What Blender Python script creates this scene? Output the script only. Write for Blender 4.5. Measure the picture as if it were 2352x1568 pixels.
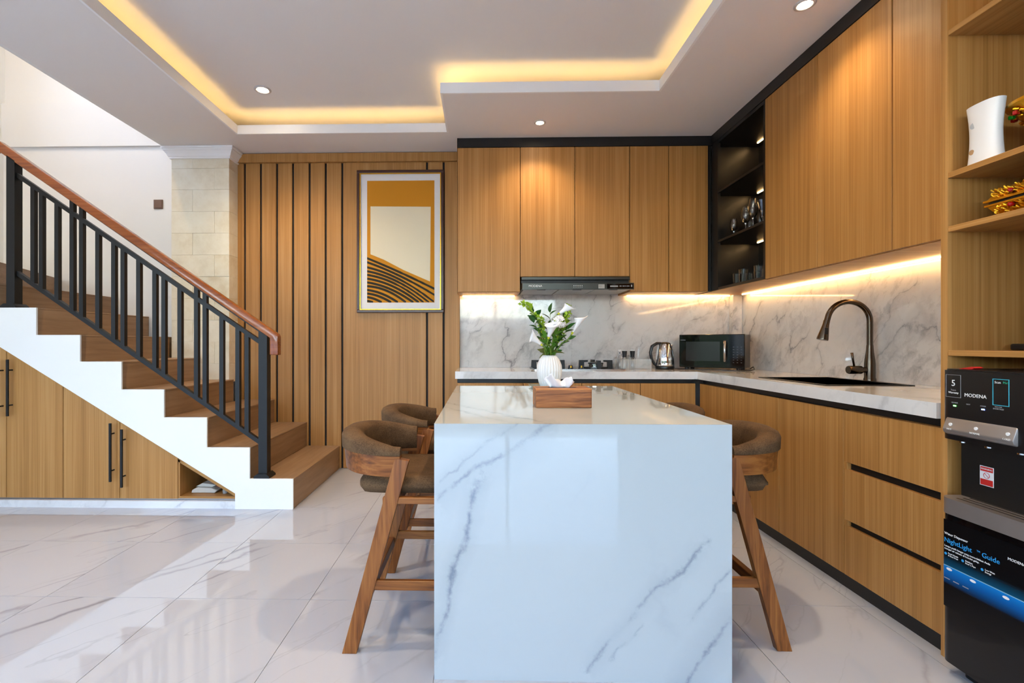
import bpy, bmesh, math, random
from mathutils import Vector, Matrix
random.seed(7)
for o in list(bpy.data.objects): bpy.data.objects.remove(o)
sc = bpy.context.scene
COL = sc.collection
PI = math.pi
R = math.radians

# ------------------------------------------------------------------ camera
cd = bpy.data.cameras.new('camera'); cam = bpy.data.objects.new('camera', cd); COL.objects.link(cam)
cd.sensor_width = 36.0; cd.lens = 36.0 * 1110.0 / 2352.0
cd.shift_x = (1176.0 - 1081.0) / 2352.0; cd.shift_y = (789.0 - 784.0) / 2352.0
cd.clip_start = 0.02; cd.clip_end = 300
cam.location = (0, 0, 1.143); cam.rotation_euler = (PI / 2, 0, math.atan(25 / 1110.0))
sc.camera = cam
# ------------------------------------------------------------------ world / daylight / exposure
w = bpy.data.worlds.new('world'); sc.world = w; w.use_nodes = True
nt = w.node_tree; nt.nodes.clear()
sky = nt.nodes.new('ShaderNodeTexSky'); sky.sky_type = 'NISHITA'
sky.sun_disc = False; sky.sun_elevation = R(50); sky.sun_rotation = R(200); sky.air_density = 1.0; sky.dust_density = 0.4; sky.ozone_density = 1.6
bg = nt.nodes.new('ShaderNodeBackground'); bg.inputs['Strength'].default_value = 0.36
out = nt.nodes.new('ShaderNodeOutputWorld')
nt.links.new(sky.outputs[0], bg.inputs[0]); nt.links.new(bg.outputs[0], out.inputs[0])
SUN = 2.6
sd = bpy.data.lights.new('sun', 'SUN'); sd.energy = SUN; sd.angle = R(1.0); sd.color = (1, .95, .86)
so = bpy.data.objects.new('sun', sd); COL.objects.link(so)
so.rotation_euler = Vector((-0.40, 0.34, -0.95)).to_track_quat('-Z', 'Y').to_euler()   # high sun over the terrace behind the viewer
def portal(name, loc, direction, sx, sy):
    l = bpy.data.lights.new(name, 'AREA'); l.shape = 'RECTANGLE'; l.size = sx; l.size_y = sy
    l.cycles.is_portal = True
    o = bpy.data.objects.new(name, l); COL.objects.link(o); o.location = loc
    o.rotation_euler = Vector(direction).to_track_quat('-Z', 'Y').to_euler()
portal('portal_terrace', (-1.2, -3.3, 1.4), (0, 1, 0), 6.2, 2.7)
portal('portal_stairwell', (-4.55, 2.7, 4.45), (1, 0, 0), 1.5, 1.4)
portal('portal_living', (-4.55, -1.2, 1.3), (1, 0, 0), 3.0, 2.4)
sc.view_settings.view_transform = 'Standard'; sc.view_settings.look = 'None'
sc.view_settings.gamma = 1.0; sc.view_settings.use_curve_mapping = False
sc.view_settings.exposure = 2.28
sc.cycles.use_denoising = True
sc.cycles.use_adaptive_sampling = True; sc.cycles.adaptive_threshold = 0.1; sc.cycles.adaptive_min_samples = 16
sc.cycles.max_bounces = 7; sc.cycles.diffuse_bounces = 3; sc.cycles.glossy_bounces = 3
sc.cycles.transmission_bounces = 6; sc.cycles.transparent_max_bounces = 8
sc.cycles.caustics_reflective = False; sc.cycles.caustics_refractive = False
sc.cycles.sample_clamp_indirect = 6.0

# ------------------------------------------------------------------ materials
def srgb(r, g, b):
    f = lambda c: (c / 255.0) / 12.92 if c / 255.0 <= .04045 else ((c / 255.0 + .055) / 1.055) ** 2.4
    return (f(r), f(g), f(b), 1.0)
MATS = {}
def newmat(name):
    m = bpy.data.materials.new(name); m.use_nodes = True
    n = m.node_tree; b = n.nodes['Principled BSDF']; MATS[name] = m
    return m, n, b
def plain(name, col, rough=.5, metal=0.0, spec=.5, emit=None, es=0, trans=0, coat=0, bump=0, bscale=200):
    m, n, b = newmat(name)
    b.inputs['Base Color'].default_value = col; b.inputs['Roughness'].default_value = rough
    b.inputs['Metallic'].default_value = metal; b.inputs['Specular IOR Level'].default_value = spec
    b.inputs['Transmission Weight'].default_value = trans; b.inputs['Coat Weight'].default_value = coat
    if emit: b.inputs['Emission Color'].default_value = emit; b.inputs['Emission Strength'].default_value = es
    if bump:
        t = n.nodes.new('ShaderNodeTexNoise'); t.inputs['Scale'].default_value = bscale; t.inputs['Detail'].default_value = 4
        c = n.nodes.new('ShaderNodeTexCoord'); n.links.new(c.outputs['Object'], t.inputs['Vector'])
        bp = n.nodes.new('ShaderNodeBump'); bp.inputs['Strength'].default_value = bump; bp.inputs['Distance'].default_value = .002
        n.links.new(t.outputs['Fac'], bp.inputs['Height']); n.links.new(bp.outputs[0], b.inputs['Normal'])
    return m
def coords(n, rnd=True):
    """object coordinates shifted per object"""
    c = n.nodes.new('ShaderNodeTexCoord')
    if not rnd: return c.outputs['Object']
    i = n.nodes.new('ShaderNodeObjectInfo')
    s = n.nodes.new('ShaderNodeVectorMath'); s.operation = 'SCALE'; s.inputs[0].default_value = (37, 19, 53)
    n.links.new(i.outputs['Random'], s.inputs['Scale'])
    a = n.nodes.new('ShaderNodeVectorMath'); a.operation = 'ADD'
    n.links.new(c.outputs['Object'], a.inputs[0]); n.links.new(s.outputs[0], a.inputs[1])
    return a.outputs[0]
def vmul(n, vec, v):
    m = n.nodes.new('ShaderNodeVectorMath'); m.operation = 'MULTIPLY'; m.inputs[1].default_value = v
    n.links.new(vec, m.inputs[0]); return m.outputs[0]
def noise(n, vec, scale=1.0, detail=4, rough=.55, dist=0):
    t = n.nodes.new('ShaderNodeTexNoise'); t.inputs['Scale'].default_value = scale; t.inputs['Detail'].default_value = detail
    t.inputs['Roughness'].default_value = rough; t.inputs['Distortion'].default_value = dist
    n.links.new(vec, t.inputs['Vector']); return t.outputs['Fac']
def ramp(n, fac, stops):
    r = n.nodes.new('ShaderNodeValToRGB'); e = r.color_ramp.elements
    while len(e) < len(stops): e.new(.5)
    for k, (p, c) in enumerate(stops): e[k].position = p; e[k].color = c
    n.links.new(fac, r.inputs[0]); return r.outputs['Color']
def math_(n, op, a, b=None, clamp=False):
    m = n.nodes.new('ShaderNodeMath'); m.operation = op; m.use_clamp = clamp
    for k, v in enumerate((a, b)):
        if v is None: continue
        if isinstance(v, (int, float)): m.inputs[k].default_value = v
        else: n.links.new(v, m.inputs[k])
    return m.outputs[0]
def mix(n, fac, a, b):
    m = n.nodes.new('ShaderNodeMix'); m.data_type = 'RGBA'
    for s, v in ((m.inputs[0], fac), (m.inputs[6], a), (m.inputs[7], b)):
        if isinstance(v, (tuple, float, int)): s.default_value = v
        else: n.links.new(v, s)
    return m.outputs[2]
def wood(name, dark, mid, light, axis='z', fine=150.0, long=1.1, rough=.42, spec=.35, wavy=0.0, contrast=.62):
    m, n, b = newmat(name)
    v = coords(n)
    a = {'x': 0, 'y': 1, 'z': 2}[axis]
    def sc_(f, l):
        s = [f, f, f]; s[a] = l; return tuple(s)
    if wavy:
        nz = n.nodes.new('ShaderNodeTexNoise'); nz.inputs['Scale'].default_value = 2.2; nz.inputs['Detail'].default_value = 2
        n.links.new(v, nz.inputs['Vector'])
        s = n.nodes.new('ShaderNodeVectorMath'); s.operation = 'SCALE'; s.inputs['Scale'].default_value = wavy
        n.links.new(nz.outputs['Color'], s.inputs[0])
        ad = n.nodes.new('ShaderNodeVectorMath'); ad.operation = 'ADD'; n.links.new(v, ad.inputs[0]); n.links.new(s.outputs[0], ad.inputs[1]); v = ad.outputs[0]
    f1 = noise(n, vmul(n, v, sc_(fine, long)), 1, 3, .6)
    f2 = noise(n, vmul(n, v, sc_(fine * .16, long * .35)), 1, 3, .5)
    f = math_(n, 'ADD', math_(n, 'MULTIPLY', f1, .55), math_(n, 'MULTIPLY', f2, .45))
    h = .13 / contrast
    col = ramp(n, f, [(.5 - h, dark), (.5, mid), (.5 + h, light)])
    n.links.new(col, b.inputs['Base Color'])
    b.inputs['Roughness'].default_value = rough; b.inputs['Specular IOR Level'].default_value = spec
    bp = n.nodes.new('ShaderNodeBump'); bp.inputs['Strength'].default_value = .08; bp.inputs['Distance'].default_value = .001
    n.links.new(f1, bp.inputs['Height']); n.links.new(bp.outputs[0], b.inputs['Normal'])
    return m
def marble(name, base, vein, d, rough=.04, freq=1.0, amount=.85, soft=.35, rnd=True, cover=.5, warp=.35, stretch=4.5, thin=.02, streak=0.0):
    m, n, b = newmat(name)
    v = coords(n, rnd)
    d = Vector(d).normalized(); up = Vector((0, 0, 1)) if abs(d.z) < .9 else Vector((1, 0, 0))
    e1 = d.cross(up).normalized(); e2 = d.cross(e1).normalized()
    nz = n.nodes.new('ShaderNodeTexNoise'); nz.inputs['Scale'].default_value = 2.6 * freq; nz.inputs['Detail'].default_value = 5; nz.inputs['Roughness'].default_value = .6
    n.links.new(v, nz.inputs['Vector'])
    s = n.nodes.new('ShaderNodeVectorMath'); s.operation = 'SCALE'; s.inputs['Scale'].default_value = warp / freq
    n.links.new(nz.outputs['Color'], s.inputs[0])
    ad = n.nodes.new('ShaderNodeVectorMath'); ad.operation = 'ADD'; n.links.new(v, ad.inputs[0]); n.links.new(s.outputs[0], ad.inputs[1])
    cx = n.nodes.new('ShaderNodeCombineXYZ')
    for k, (ax, q) in enumerate(((d, 1.0 / stretch), (e1, 1.0), (e2, 1.0))):
        dp = n.nodes.new('ShaderNodeVectorMath'); dp.operation = 'DOT_PRODUCT'; dp.inputs[1].default_value = tuple(ax * q)
        n.links.new(ad.outputs[0], dp.inputs[0]); n.links.new(dp.outputs['Value'], cx.inputs[k])
    P = cx.outputs[0]
    n1 = noise(n, P, 2.0 * freq, 2, .45)
    a1 = math_(n, 'ABSOLUTE', math_(n, 'SUBTRACT', n1, .5))
    thinv = ramp(n, a1, [(0.0, (1, 1, 1, 1)), (thin, (0, 0, 0, 1))])
    softv = ramp(n, a1, [(0.0, (1, 1, 1, 1)), (thin * 6, (0, 0, 0, 1))])
    n2 = noise(n, P, 5.0 * freq, 3, .5)
    a2 = math_(n, 'ABSOLUTE', math_(n, 'SUBTRACT', n2, .5))
    thin2 = ramp(n, a2, [(0.0, (1, 1, 1, 1)), (thin * .8, (0, 0, 0, 1))])
    mk = noise(n, v, 1.6 * freq, 3, .6)
    mask = ramp(n, mk, [(cover - .06, (0, 0, 0, 1)), (cover + .14, (1, 1, 1, 1))])
    f = math_(n, 'ADD', math_(n, 'MULTIPLY', thinv, amount), math_(n, 'MULTIPLY', softv, soft))
    f = math_(n, 'ADD', f, math_(n, 'MULTIPLY', thin2, amount * .35))
    f = math_(n, 'MULTIPLY', f, mask, True)
    if streak:
        st = ramp(n, noise(n, P, 7.0 * freq, 6, .68), [(.46, (0, 0, 0, 1)), (.74, (1, 1, 1, 1))])
        mk2 = ramp(n, noise(n, P, 1.3 * freq, 3, .55), [(.40, (0, 0, 0, 1)), (.60, (1, 1, 1, 1))])
        f = math_(n, 'ADD', f, math_(n, 'MULTIPLY', math_(n, 'MULTIPLY', st, mk2), streak), True)
    n.links.new(mix(n, f, base, vein), b.inputs['Base Color'])
    b.inputs['Roughness'].default_value = rough; b.inputs['Specular IOR Level'].default_value = .5
    return m
OAK = (srgb(144, 98, 48), srgb(174, 124, 66), srgb(193, 146, 89))
wood('oak_z', *OAK, axis='z'); wood('oak_x', *OAK, axis='x'); wood('oak_y', *OAK, axis='y')
TK = (srgb(82, 42, 15), srgb(124, 71, 29), srgb(152, 96, 46))
wood('teak', *TK, axis='z', fine=70, long=2.2, rough=.38, wavy=.05, contrast=1.05); wood('teak_x', *TK, axis='x', fine=70, long=2.2, rough=.38, wavy=.05, contrast=1.05); wood('teak_y', *TK, axis='y', fine=70, long=2.2, rough=.38, wavy=.05, contrast=1.05)
ST = (srgb(126, 98, 72), srgb(150, 119, 89), srgb(166, 136, 106))
wood('stair_wood', *ST, axis='y', fine=34, long=2.0, rough=.42, wavy=.04)
wood('rail_wood', srgb(108, 50, 16), srgb(146, 76, 30), srgb(168, 96, 44), axis='x', fine=70, long=1.5, rough=.18, spec=.5)
wood('box_wood', srgb(104, 58, 26), srgb(156, 98, 52), srgb(186, 130, 78), axis='x', fine=90, long=2.2, rough=.4, wavy=.06, contrast=1.2)
GV = (.23, .25, .28, 1)
marble('marble_island', (.43, .468, .48, 1), (.30, .33, .37, 1), (.62, -.3, .75), rough=.03, freq=.8, amount=.35, soft=.12, cover=.60, rnd=False, thin=.012)
def add_vein(mat, p0, p1, width, softw, s_thin, s_soft, ky=.35, yf=-.738, col=(.20, .235, .28, 1), amp=.07):
    """one long grey vein running through the slab between two points of its end face (x, z in metres from the slab centre)"""
    n = mat.node_tree; b = n.nodes['Principled BSDF']; prev = b.inputs['Base Color'].links[0].from_socket
    c = n.nodes.new('ShaderNodeTexCoord').outputs['Object']
    p0, p1 = Vector((p0[0], 0, p0[1])), Vector((p1[0], 0, p1[1])); d = p1 - p0; L = d.length; d.normalize(); nr = Vector((d.z, ky, -d.x))
    def dot(v):
        q = n.nodes.new('ShaderNodeVectorMath'); q.operation = 'DOT_PRODUCT'; q.inputs[1].default_value = tuple(v); n.links.new(c, q.inputs[0]); return q.outputs['Value']
    off = nr.dot(Vector((p0.x, yf, p0.z)))
    n1 = math_(n, 'SUBTRACT', noise(n, c, 3.2, 2, .5), .5); n2 = math_(n, 'SUBTRACT', noise(n, c, 17, 4, .65), .5)
    dist = math_(n, 'ADD', math_(n, 'SUBTRACT', dot(nr), off), math_(n, 'ADD', math_(n, 'MULTIPLY', n1, amp), math_(n, 'MULTIPLY', n2, .045)))
    t = math_(n, 'ADD', math_(n, 'MULTIPLY', math_(n, 'SUBTRACT', dot(d), d.dot(p0)), 1 / L), math_(n, 'MULTIPLY', n2, .5))
    mk = ramp(n, t, [(0.0, (0, 0, 0, 1)), (.08, (1, 1, 1, 1)), (.92, (1, 1, 1, 1)), (1.0, (0, 0, 0, 1))])
    a = math_(n, 'ABSOLUTE', dist)
    th_ = ramp(n, a, [(0, (1, 1, 1, 1)), (width, (0, 0, 0, 1))]); so_ = ramp(n, a, [(0, (1, 1, 1, 1)), (softw, (0, 0, 0, 1))])
    brk = ramp(n, noise(n, c, 9, 4, .7), [(.42, (.06, .06, .06, 1)), (.62, (1, 1, 1, 1))])
    f = math_(n, 'ADD', math_(n, 'MULTIPLY', math_(n, 'MULTIPLY', th_, s_thin * 1.0), brk), math_(n, 'MULTIPLY', so_, s_soft * .65))
    n.links.new(mix(n, math_(n, 'MULTIPLY', f, mk, True), prev, col), b.inputs['Base Color'])
MI = MATS['marble_island']
add_vein(MI, (-.52, .60), (-.08, .90), .012, .10, .7, .30); add_vein(MI, (-.50, .66), (-.20, .90), .008, .03, .5, .15)
add_vein(MI, (-.53, .02), (-.33, .72), .014, .05, .95, .35); add_vein(MI, (-.02, .0), (.40, .47), .010, .05, .75, .22)
add_vein(MI, (.36, .20), (.53, .44), .009, .03, .7, .15); add_vein(MI, (.33, -.05), (.55, .30), .012, .09, .7, .42); add_vein(MI, (.08, .06), (.22, .20), .007, .02, .7, .1)
marble('marble_counter', (.74, .73, .72, 1), (.28, .27, .28, 1), (.55, -.55, .7), rough=.05, freq=1.2, amount=.35, soft=.2, cover=.54, rnd=False, warp=.25, stretch=5, streak=.45)
marble('marble_splash', (.66, .645, .625, 1), (.25, .24, .25, 1), (.62, -.62, .8), rough=.05, freq=2.2, amount=.65, soft=.25, cover=.48, rnd=False, warp=.30, stretch=5, thin=.014, streak=.75)
marble('marble_floor', (.47, .50, .565, 1), (.22, .23, .27, 1), (.62, .78, 0), rough=.02, freq=.85, amount=.9, soft=.05, cover=.47, stretch=11, warp=.09, thin=.009)
MATS['marble_floor'].node_tree.nodes['Principled BSDF'].inputs['IOR'].default_value = 1.65
plain('white_paint', srgb(238, 236, 232), .6, spec=.3)
plain('ceiling_paint', srgb(238, 233, 228), .7, spec=.2)
plain('white_trim', srgb(249, 247, 244), .45)
plain('grout', srgb(178, 176, 176), .8)
plain('black_lam', srgb(26, 25, 25), .38, spec=.4)
plain('black_metal', srgb(18, 18, 19), .45, spec=.3)
plain('black_gloss', srgb(8, 8, 10), .06, spec=.5)
plain('black_plastic', srgb(18, 18, 20), .3)
plain('mw_window', srgb(30, 31, 34), .12); plain('grey_dim', srgb(70, 70, 72), .5)
plain('black_inner', srgb(12, 12, 12), .5)
plain('groove_black', srgb(20, 17, 15), .7)
plain('steel', srgb(186, 184, 182), .22, metal=1.0)
plain('chrome', srgb(220, 220, 220), .06, metal=1.0)
plain('grey_metal', srgb(150, 142, 138), .3, metal=.55)
plain('bronze', srgb(92, 80, 68), .24, metal=1.0)
plain('hood_metal', srgb(66, 66, 62), .3, metal=.8)
plain('hood_filter', srgb(160, 156, 150), .4, metal=.2)
plain('gold', srgb(226, 164, 40), .3, metal=1.0, bump=1.0, bscale=90)
plain('red_gem', srgb(170, 14, 16), .1); plain('green_gem', srgb(20, 150, 40), .1)
plain('white_plastic', srgb(232, 230, 230), .35); plain('ceramic', srgb(222, 224, 227), .28)
plain('tissue', srgb(226, 226, 230), .9)
plain('brown_plastic', srgb(112, 84, 68), .4)
plain('grey_lens', srgb(176, 180, 186), .3); plain('tan_lens', srgb(176, 138, 98), .4)
plain('white_ink', srgb(230, 230, 230), .5); plain('grey_ink', srgb(140, 140, 142), .5)
plain('blue_ink', srgb(40, 150, 215), .5); plain('green_ink', srgb(30, 140, 110), .5); plain('cyan_ink', srgb(60, 170, 190), .5)
plain('red_ink', srgb(200, 40, 34), .5)
plain('led_green', (.1, 1, .1, 1), emit=(.1, 1, .1, 1), es=4); plain('led_blue', (.1, .2, 1, 1), emit=(.15, .3, 1, 1), es=6)
plain('frame_wood', srgb(62, 26, 16), .3); plain('frame_gold', srgb(214, 160, 50), .25, metal=1.0)
plain('mat_board', srgb(226, 222, 222), .8); plain('ochre', srgb(200, 132, 14), .8); plain('ochre_light', srgb(206, 150, 22), .8)
plain('cream', srgb(228, 216, 190), .8); plain('print_black', srgb(38, 34, 22), .8)
plain('leaf_dark', srgb(34, 84, 30), .45); plain('leaf_mid', srgb(80, 132, 34), .5); plain('leaf_lime', srgb(166, 196, 50), .5); plain('leaf_olive', srgb(98, 104, 38), .55)
plain('stem', srgb(98, 130, 40), .5); plain('petal', srgb(240, 240, 244), .45); plain('petal_yellow', srgb(206, 204, 40), .5)
plain('glass', (1, 1, 1, 1), .0, trans=1.0); plain('glass_green', (.30, .46, .40, 1), .03); MATS['glass_green'].node_tree.nodes['Principled BSDF'].inputs['Alpha'].default_value = .3
plain('glass_tray', (.8, .84, .84, 1), .03); MATS['glass_tray'].node_tree.nodes['Principled BSDF'].inputs['Alpha'].default_value = .22
plain('paper_a', srgb(196, 188, 176), .8); plain('red_rubber', srgb(176, 66, 36), .5); plain('grey_rubber', srgb(150, 148, 146), .6)
WARM = (1.0, .64, .27, 1)
plain('led_warm', (1, .8, .5, 1), emit=(1.0, .60, .24, 1), es=7)
plain('led_shelf', (1, .8, .5, 1), emit=(1.0, .60, .24, 1), es=8)
plain('led_cove', (1, .8, .5, 1), emit=(1.0, .66, .24, 1), es=2.4)
plain('lamp_disc', (1, .9, .8, 1), emit=(1.0, .80, .55, 1), es=22)
plain('lamp_ring', srgb(206, 200, 196), .4)
# fabric
m, n, b = newmat('fabric_brown')
v = coords(n); f = noise(n, v, 260, 3, .7); f2 = noise(n, v, 9, 3, .6)
n.links.new(ramp(n, math_(n, 'ADD', math_(n, 'MULTIPLY', f, .6), math_(n, 'MULTIPLY', f2, .4)), [(.36, srgb(62, 45, 29)), (.5, srgb(86, 64, 43)), (.64, srgb(106, 82, 57))]), b.inputs['Base Color'])
b.inputs['Roughness'].default_value = .85; b.inputs['Specular IOR Level'].default_value = .2; b.inputs['Sheen Weight'].default_value = .0
bp = n.nodes.new('ShaderNodeBump'); bp.inputs['Strength'].default_value = .3; bp.inputs['Distance'].default_value = .001; n.links.new(f, bp.inputs['Height']); n.links.new(bp.outputs[0], b.inputs['Normal'])
# limestone
m, n, b = newmat('limestone')
v = coords(n); oi = n.nodes.new('ShaderNodeObjectInfo')
f = noise(n, v, 7, 5, .65); f2 = noise(n, v, 60, 3, .6)
c1 = ramp(n, f, [(.3, srgb(212, 196, 164)), (.5, srgb(228, 216, 190)), (.7, srgb(236, 228, 208))])
c2 = mix(n, math_(n, 'MULTIPLY', oi.outputs['Random'], .5), c1, srgb(238, 232, 214))
spots = ramp(n, f2, [(.22, (1, 1, 1, 1)), (.27, (0, 0, 0, 1))])
n.links.new(mix(n, math_(n, 'MULTIPLY', spots, .35), c2, srgb(150, 120, 84)), b.inputs['Base Color']); b.inputs['Roughness'].default_value = .75
bp = n.nodes.new('ShaderNodeBump'); bp.inputs['Strength'].default_value = .25; bp.inputs['Distance'].default_value = .002; n.links.new(f2, bp.inputs['Height']); n.links.new(bp.outputs[0], b.inputs['Normal'])
# dispenser sticker (flat print: black sheet with a glowing blue band printed on it)
m, n, b = newmat('sticker_print')
c = n.nodes.new('ShaderNodeTexCoord'); sp = n.nodes.new('ShaderNodeSeparateXYZ'); n.links.new(c.outputs['Object'], sp.inputs[0])
mr = n.nodes.new('ShaderNodeMapRange'); mr.inputs[1].default_value = .27; mr.inputs[2].default_value = .50; n.links.new(sp.outputs['Z'], mr.inputs[0])
n.links.new(ramp(n, mr.outputs[0], [(0, srgb(6, 7, 10)), (.18, srgb(6, 7, 10)), (.33, srgb(8, 84, 150)), (.455, srgb(14, 118, 196)), (.46, srgb(150, 205, 225)), (.47, srgb(10, 70, 100)), (.62, srgb(5, 8, 12))]), b.inputs['Base Color'])
b.inputs['Roughness'].default_value = .25
# garden hedge
m, n, b = newmat('hedge'); v = coords(n); f = noise(n, v, 6, 5, .7)
n.links.new(ramp(n, f, [(.35, srgb(26, 36, 22)), (.6, srgb(72, 88, 52))]), b.inputs['Base Color']); b.inputs['Roughness'].default_value = .8
plain('terrace', srgb(206, 202, 194), .6)

# ------------------------------------------------------------------ mesh helpers
ORG = {}
def thing(name, label, cat, loc=(0, 0, 0), rotz=0, group=None):
    o = bpy.data.objects.new(name, None); COL.objects.link(o); o.empty_display_size = .1
    o.location = loc; o.rotation_euler = (0, 0, rotz); o['label'] = label; o['category'] = cat
    if group: o['group'] = group
    ORG[o] = Vector(loc); return o
def tag(o, label, cat, group=None):
    o['label'] = label; o['category'] = cat
    if group: o['group'] = group
    return o
class MB:
    def __init__(s): s.bm = bmesh.new()
    def box(s, x0, x1, y0, y1, z0, z1, bev=0, seg=2):
        tmp = bmesh.new() if bev else s.bm
        v = [tmp.verts.new(p) for p in ((x0, y0, z0), (x1, y0, z0), (x1, y1, z0), (x0, y1, z0), (x0, y0, z1), (x1, y0, z1), (x1, y1, z1), (x0, y1, z1))]
        for f in ((3, 2, 1, 0), (4, 5, 6, 7), (0, 1, 5, 4), (1, 2, 6, 5), (2, 3, 7, 6), (3, 0, 4, 7)): tmp.faces.new([v[i] for i in f])
        if bev:
            bmesh.ops.bevel(tmp, geom=tmp.edges[:], offset=bev, segments=seg, affect='EDGES', profile=.5); s.merge(tmp)
        return s
    def merge(s, tmp):
        mp = {v: s.bm.verts.new(v.co) for v in tmp.verts}
        for f in tmp.faces:
            try: s.bm.faces.new([mp[v] for v in f.verts])
            except ValueError: pass
        tmp.free()
    def prism(s, pts, a, b, axis='y', bev=0):
        """polygon pts extruded along axis from a to b; pts (x,z) for y, (y,z) for x, (x,y) for z"""
        tmp = bmesh.new()
        def mk(p, t): return {'y': (p[0], t, p[1]), 'x': (t, p[0], p[1]), 'z': (p[0], p[1], t)}[axis]
        A = [tmp.verts.new(mk(p, a)) for p in pts]; B = [tmp.verts.new(mk(p, b)) for p in pts]
        n_ = len(pts); tmp.faces.new(A); tmp.faces.new(B[::-1])
        for i in range(n_): tmp.faces.new((A[i], B[i], B[(i + 1) % n_], A[(i + 1) % n_]))
        bmesh.ops.recalc_face_normals(tmp, faces=tmp.faces[:])
        if bev: bmesh.ops.bevel(tmp, geom=tmp.edges[:], offset=bev, segments=2, affect='EDGES', profile=.5)
        s.merge(tmp); return s
    def lathe(s, prof, c=(0, 0, 0), seg=32, axis='z', rmod=None, cap=True):
        c = Vector(c); rings = []
        for (r, h) in prof:
            ring = []
            for k in range(seg):
                t = 2 * PI * k / seg; rr = r * (rmod(t, h) if rmod else 1)
                p = (rr * math.cos(t), rr * math.sin(t), h)
                if axis == 'x': p = (h, rr * math.cos(t), rr * math.sin(t))
                if axis == 'y': p = (rr * math.cos(t), h, rr * math.sin(t))
                ring.append(s.bm.verts.new(c + Vector(p)))
            rings.append(ring)
        for a, b_ in zip(rings, rings[1:]):
            for k in range(seg): s.bm.faces.new((a[k], a[(k + 1) % seg], b_[(k + 1) % seg], b_[k]))
        if cap:
            for ring in (rings[0], rings[-1]):
                try: s.bm.faces.new(ring)
                except ValueError: pass
        return s
    def tube(s, path, rad, seg=10, cap=True):
        path = [Vector(p) for p in path]; rings = []
        u = None
        for i, p in enumerate(path):
            t = (path[min(i + 1, len(path) - 1)] - path[max(i - 1, 0)]).normalized()
            if u is None: u = t.orthogonal().normalized()
            u = (u - t * u.dot(t)); u = u.normalized() if u.length > 1e-6 else t.orthogonal().normalized()
            w_ = t.cross(u); r = rad[i] if isinstance(rad, (list, tuple)) else rad
            rings.append([s.bm.verts.new(p + (u * math.cos(2 * PI * k / seg) + w_ * math.sin(2 * PI * k / seg)) * r) for k in range(seg)])
        for a, b_ in zip(rings, rings[1:]):
            for k in range(seg): s.bm.faces.new((a[k], a[(k + 1) % seg], b_[(k + 1) % seg], b_[k]))
        if cap: s.bm.faces.new(rings[0][::-1]); s.bm.faces.new(rings[-1])
        return s
    def sweep(s, frames, prof):
        """frames: (origin, u, v) list; prof: list of (a,b) or function i->list"""
        rings = []
        for i, (o, u, v) in enumerate(frames):
            pr = prof(i) if callable(prof) else prof
            rings.append([s.bm.verts.new(Vector(o) + Vector(u) * a + Vector(v) * b_) for a, b_ in pr])
        m_ = len(rings[0])
        for a, b_ in zip(rings, rings[1:]):
            for k in range(m_): s.bm.faces.new((a[k], a[(k + 1) % m_], b_[(k + 1) % m_], b_[k]))
        s.bm.faces.new(rings[0][::-1]); s.bm.faces.new(rings[-1]); return s
    def bar(s, p0, p1, wy, wz):
        """straight bar in a vertical x-z plane: rectangle section wy thick in y, wz thick measured vertically, ends cut vertical"""
        (x0, y, z0), (x1, _, z1) = p0, p1
        return s.prism([(x0, z0 - wz / 2), (x1, z1 - wz / 2), (x1, z1 + wz / 2), (x0, z0 + wz / 2)], y - wy / 2, y + wy / 2)
    def build(s, name, mat, parent=None, smooth=False, origin=None, local=False, autos=None):
        bm = s.bm
        bmesh.ops.recalc_face_normals(bm, faces=bm.faces[:])
        if parent is not None: org = ORG[parent] if not local else Vector((0, 0, 0))
        elif origin is not None: org = Vector(origin)
        else:
            xs = [v.co for v in bm.verts]
            org = Vector(((min(v.x for v in xs) + max(v.x for v in xs)) / 2, (min(v.y for v in xs) + max(v.y for v in xs)) / 2, min(v.z for v in xs)))
        if org.length: bmesh.ops.translate(bm, verts=bm.verts[:], vec=-org)
        me = bpy.data.meshes.new(name); bm.to_mesh(me); bm.free()
        if smooth:
            me.shade_smooth()
            if autos: me.set_sharp_from_angle(angle=R(autos))
        me.materials.append(MATS[mat])
        o = bpy.data.objects.new(name, me); COL.objects.link(o)
        if parent is not None: o.parent = parent; ORG[o] = ORG[parent]
        else: o.location = org; ORG[o] = org
        return o
def struct(o): o['kind'] = 'structure'; return o
def copy_tree(o, parent=None):
    c = o.copy(); COL.objects.link(c); c.parent = parent
    if o in ORG: ORG[c] = ORG[o]
    for ch in o.children: copy_tree(ch, c)
    return c
def text(name, body, size, pos, face, mat, parent, align='LEFT', thick=.0004, shear=0):
    """lettering laid on a surface; face 'x' = readable looking along +X, 'y' = looking along +Y"""
    cu = bpy.data.curves.new(name, 'FONT'); cu.body = body; cu.size = size; cu.align_x = align; cu.align_y = 'CENTER'
    cu.extrude = thick; cu.resolution_u = 2; cu.shear = shear
    tmp = bpy.data.objects.new('tmp', cu); COL.objects.link(tmp)
    dg = bpy.context.evaluated_depsgraph_get(); me = bpy.data.meshes.new_from_object(tmp.evaluated_get(dg))
    bpy.data.objects.remove(tmp); bpy.data.curves.remove(cu)
    if face == 'x': M = Matrix(((0, 0, -1), (-1, 0, 0), (0, 1, 0)))
    else: M = Matrix(((1, 0, 0), (0, 0, -1), (0, 1, 0)))
    off = Vector(pos) - ORG[parent]
    for v in me.vertices: v.co = M @ v.co + off
    me.name = name; me.materials.clear(); me.materials.append(MATS[mat])
    o = bpy.data.objects.new(name, me); COL.objects.link(o); o.parent = parent; ORG[o] = ORG[parent]
    return o

# ================================================================== THE ROOM
H_C = 2.886      # lower ceiling
H_U = 3.07       # raised ceiling inside the tray
XR, YB, XL, YF = 2.33, 4.45, -4.50, -3.2
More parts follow.
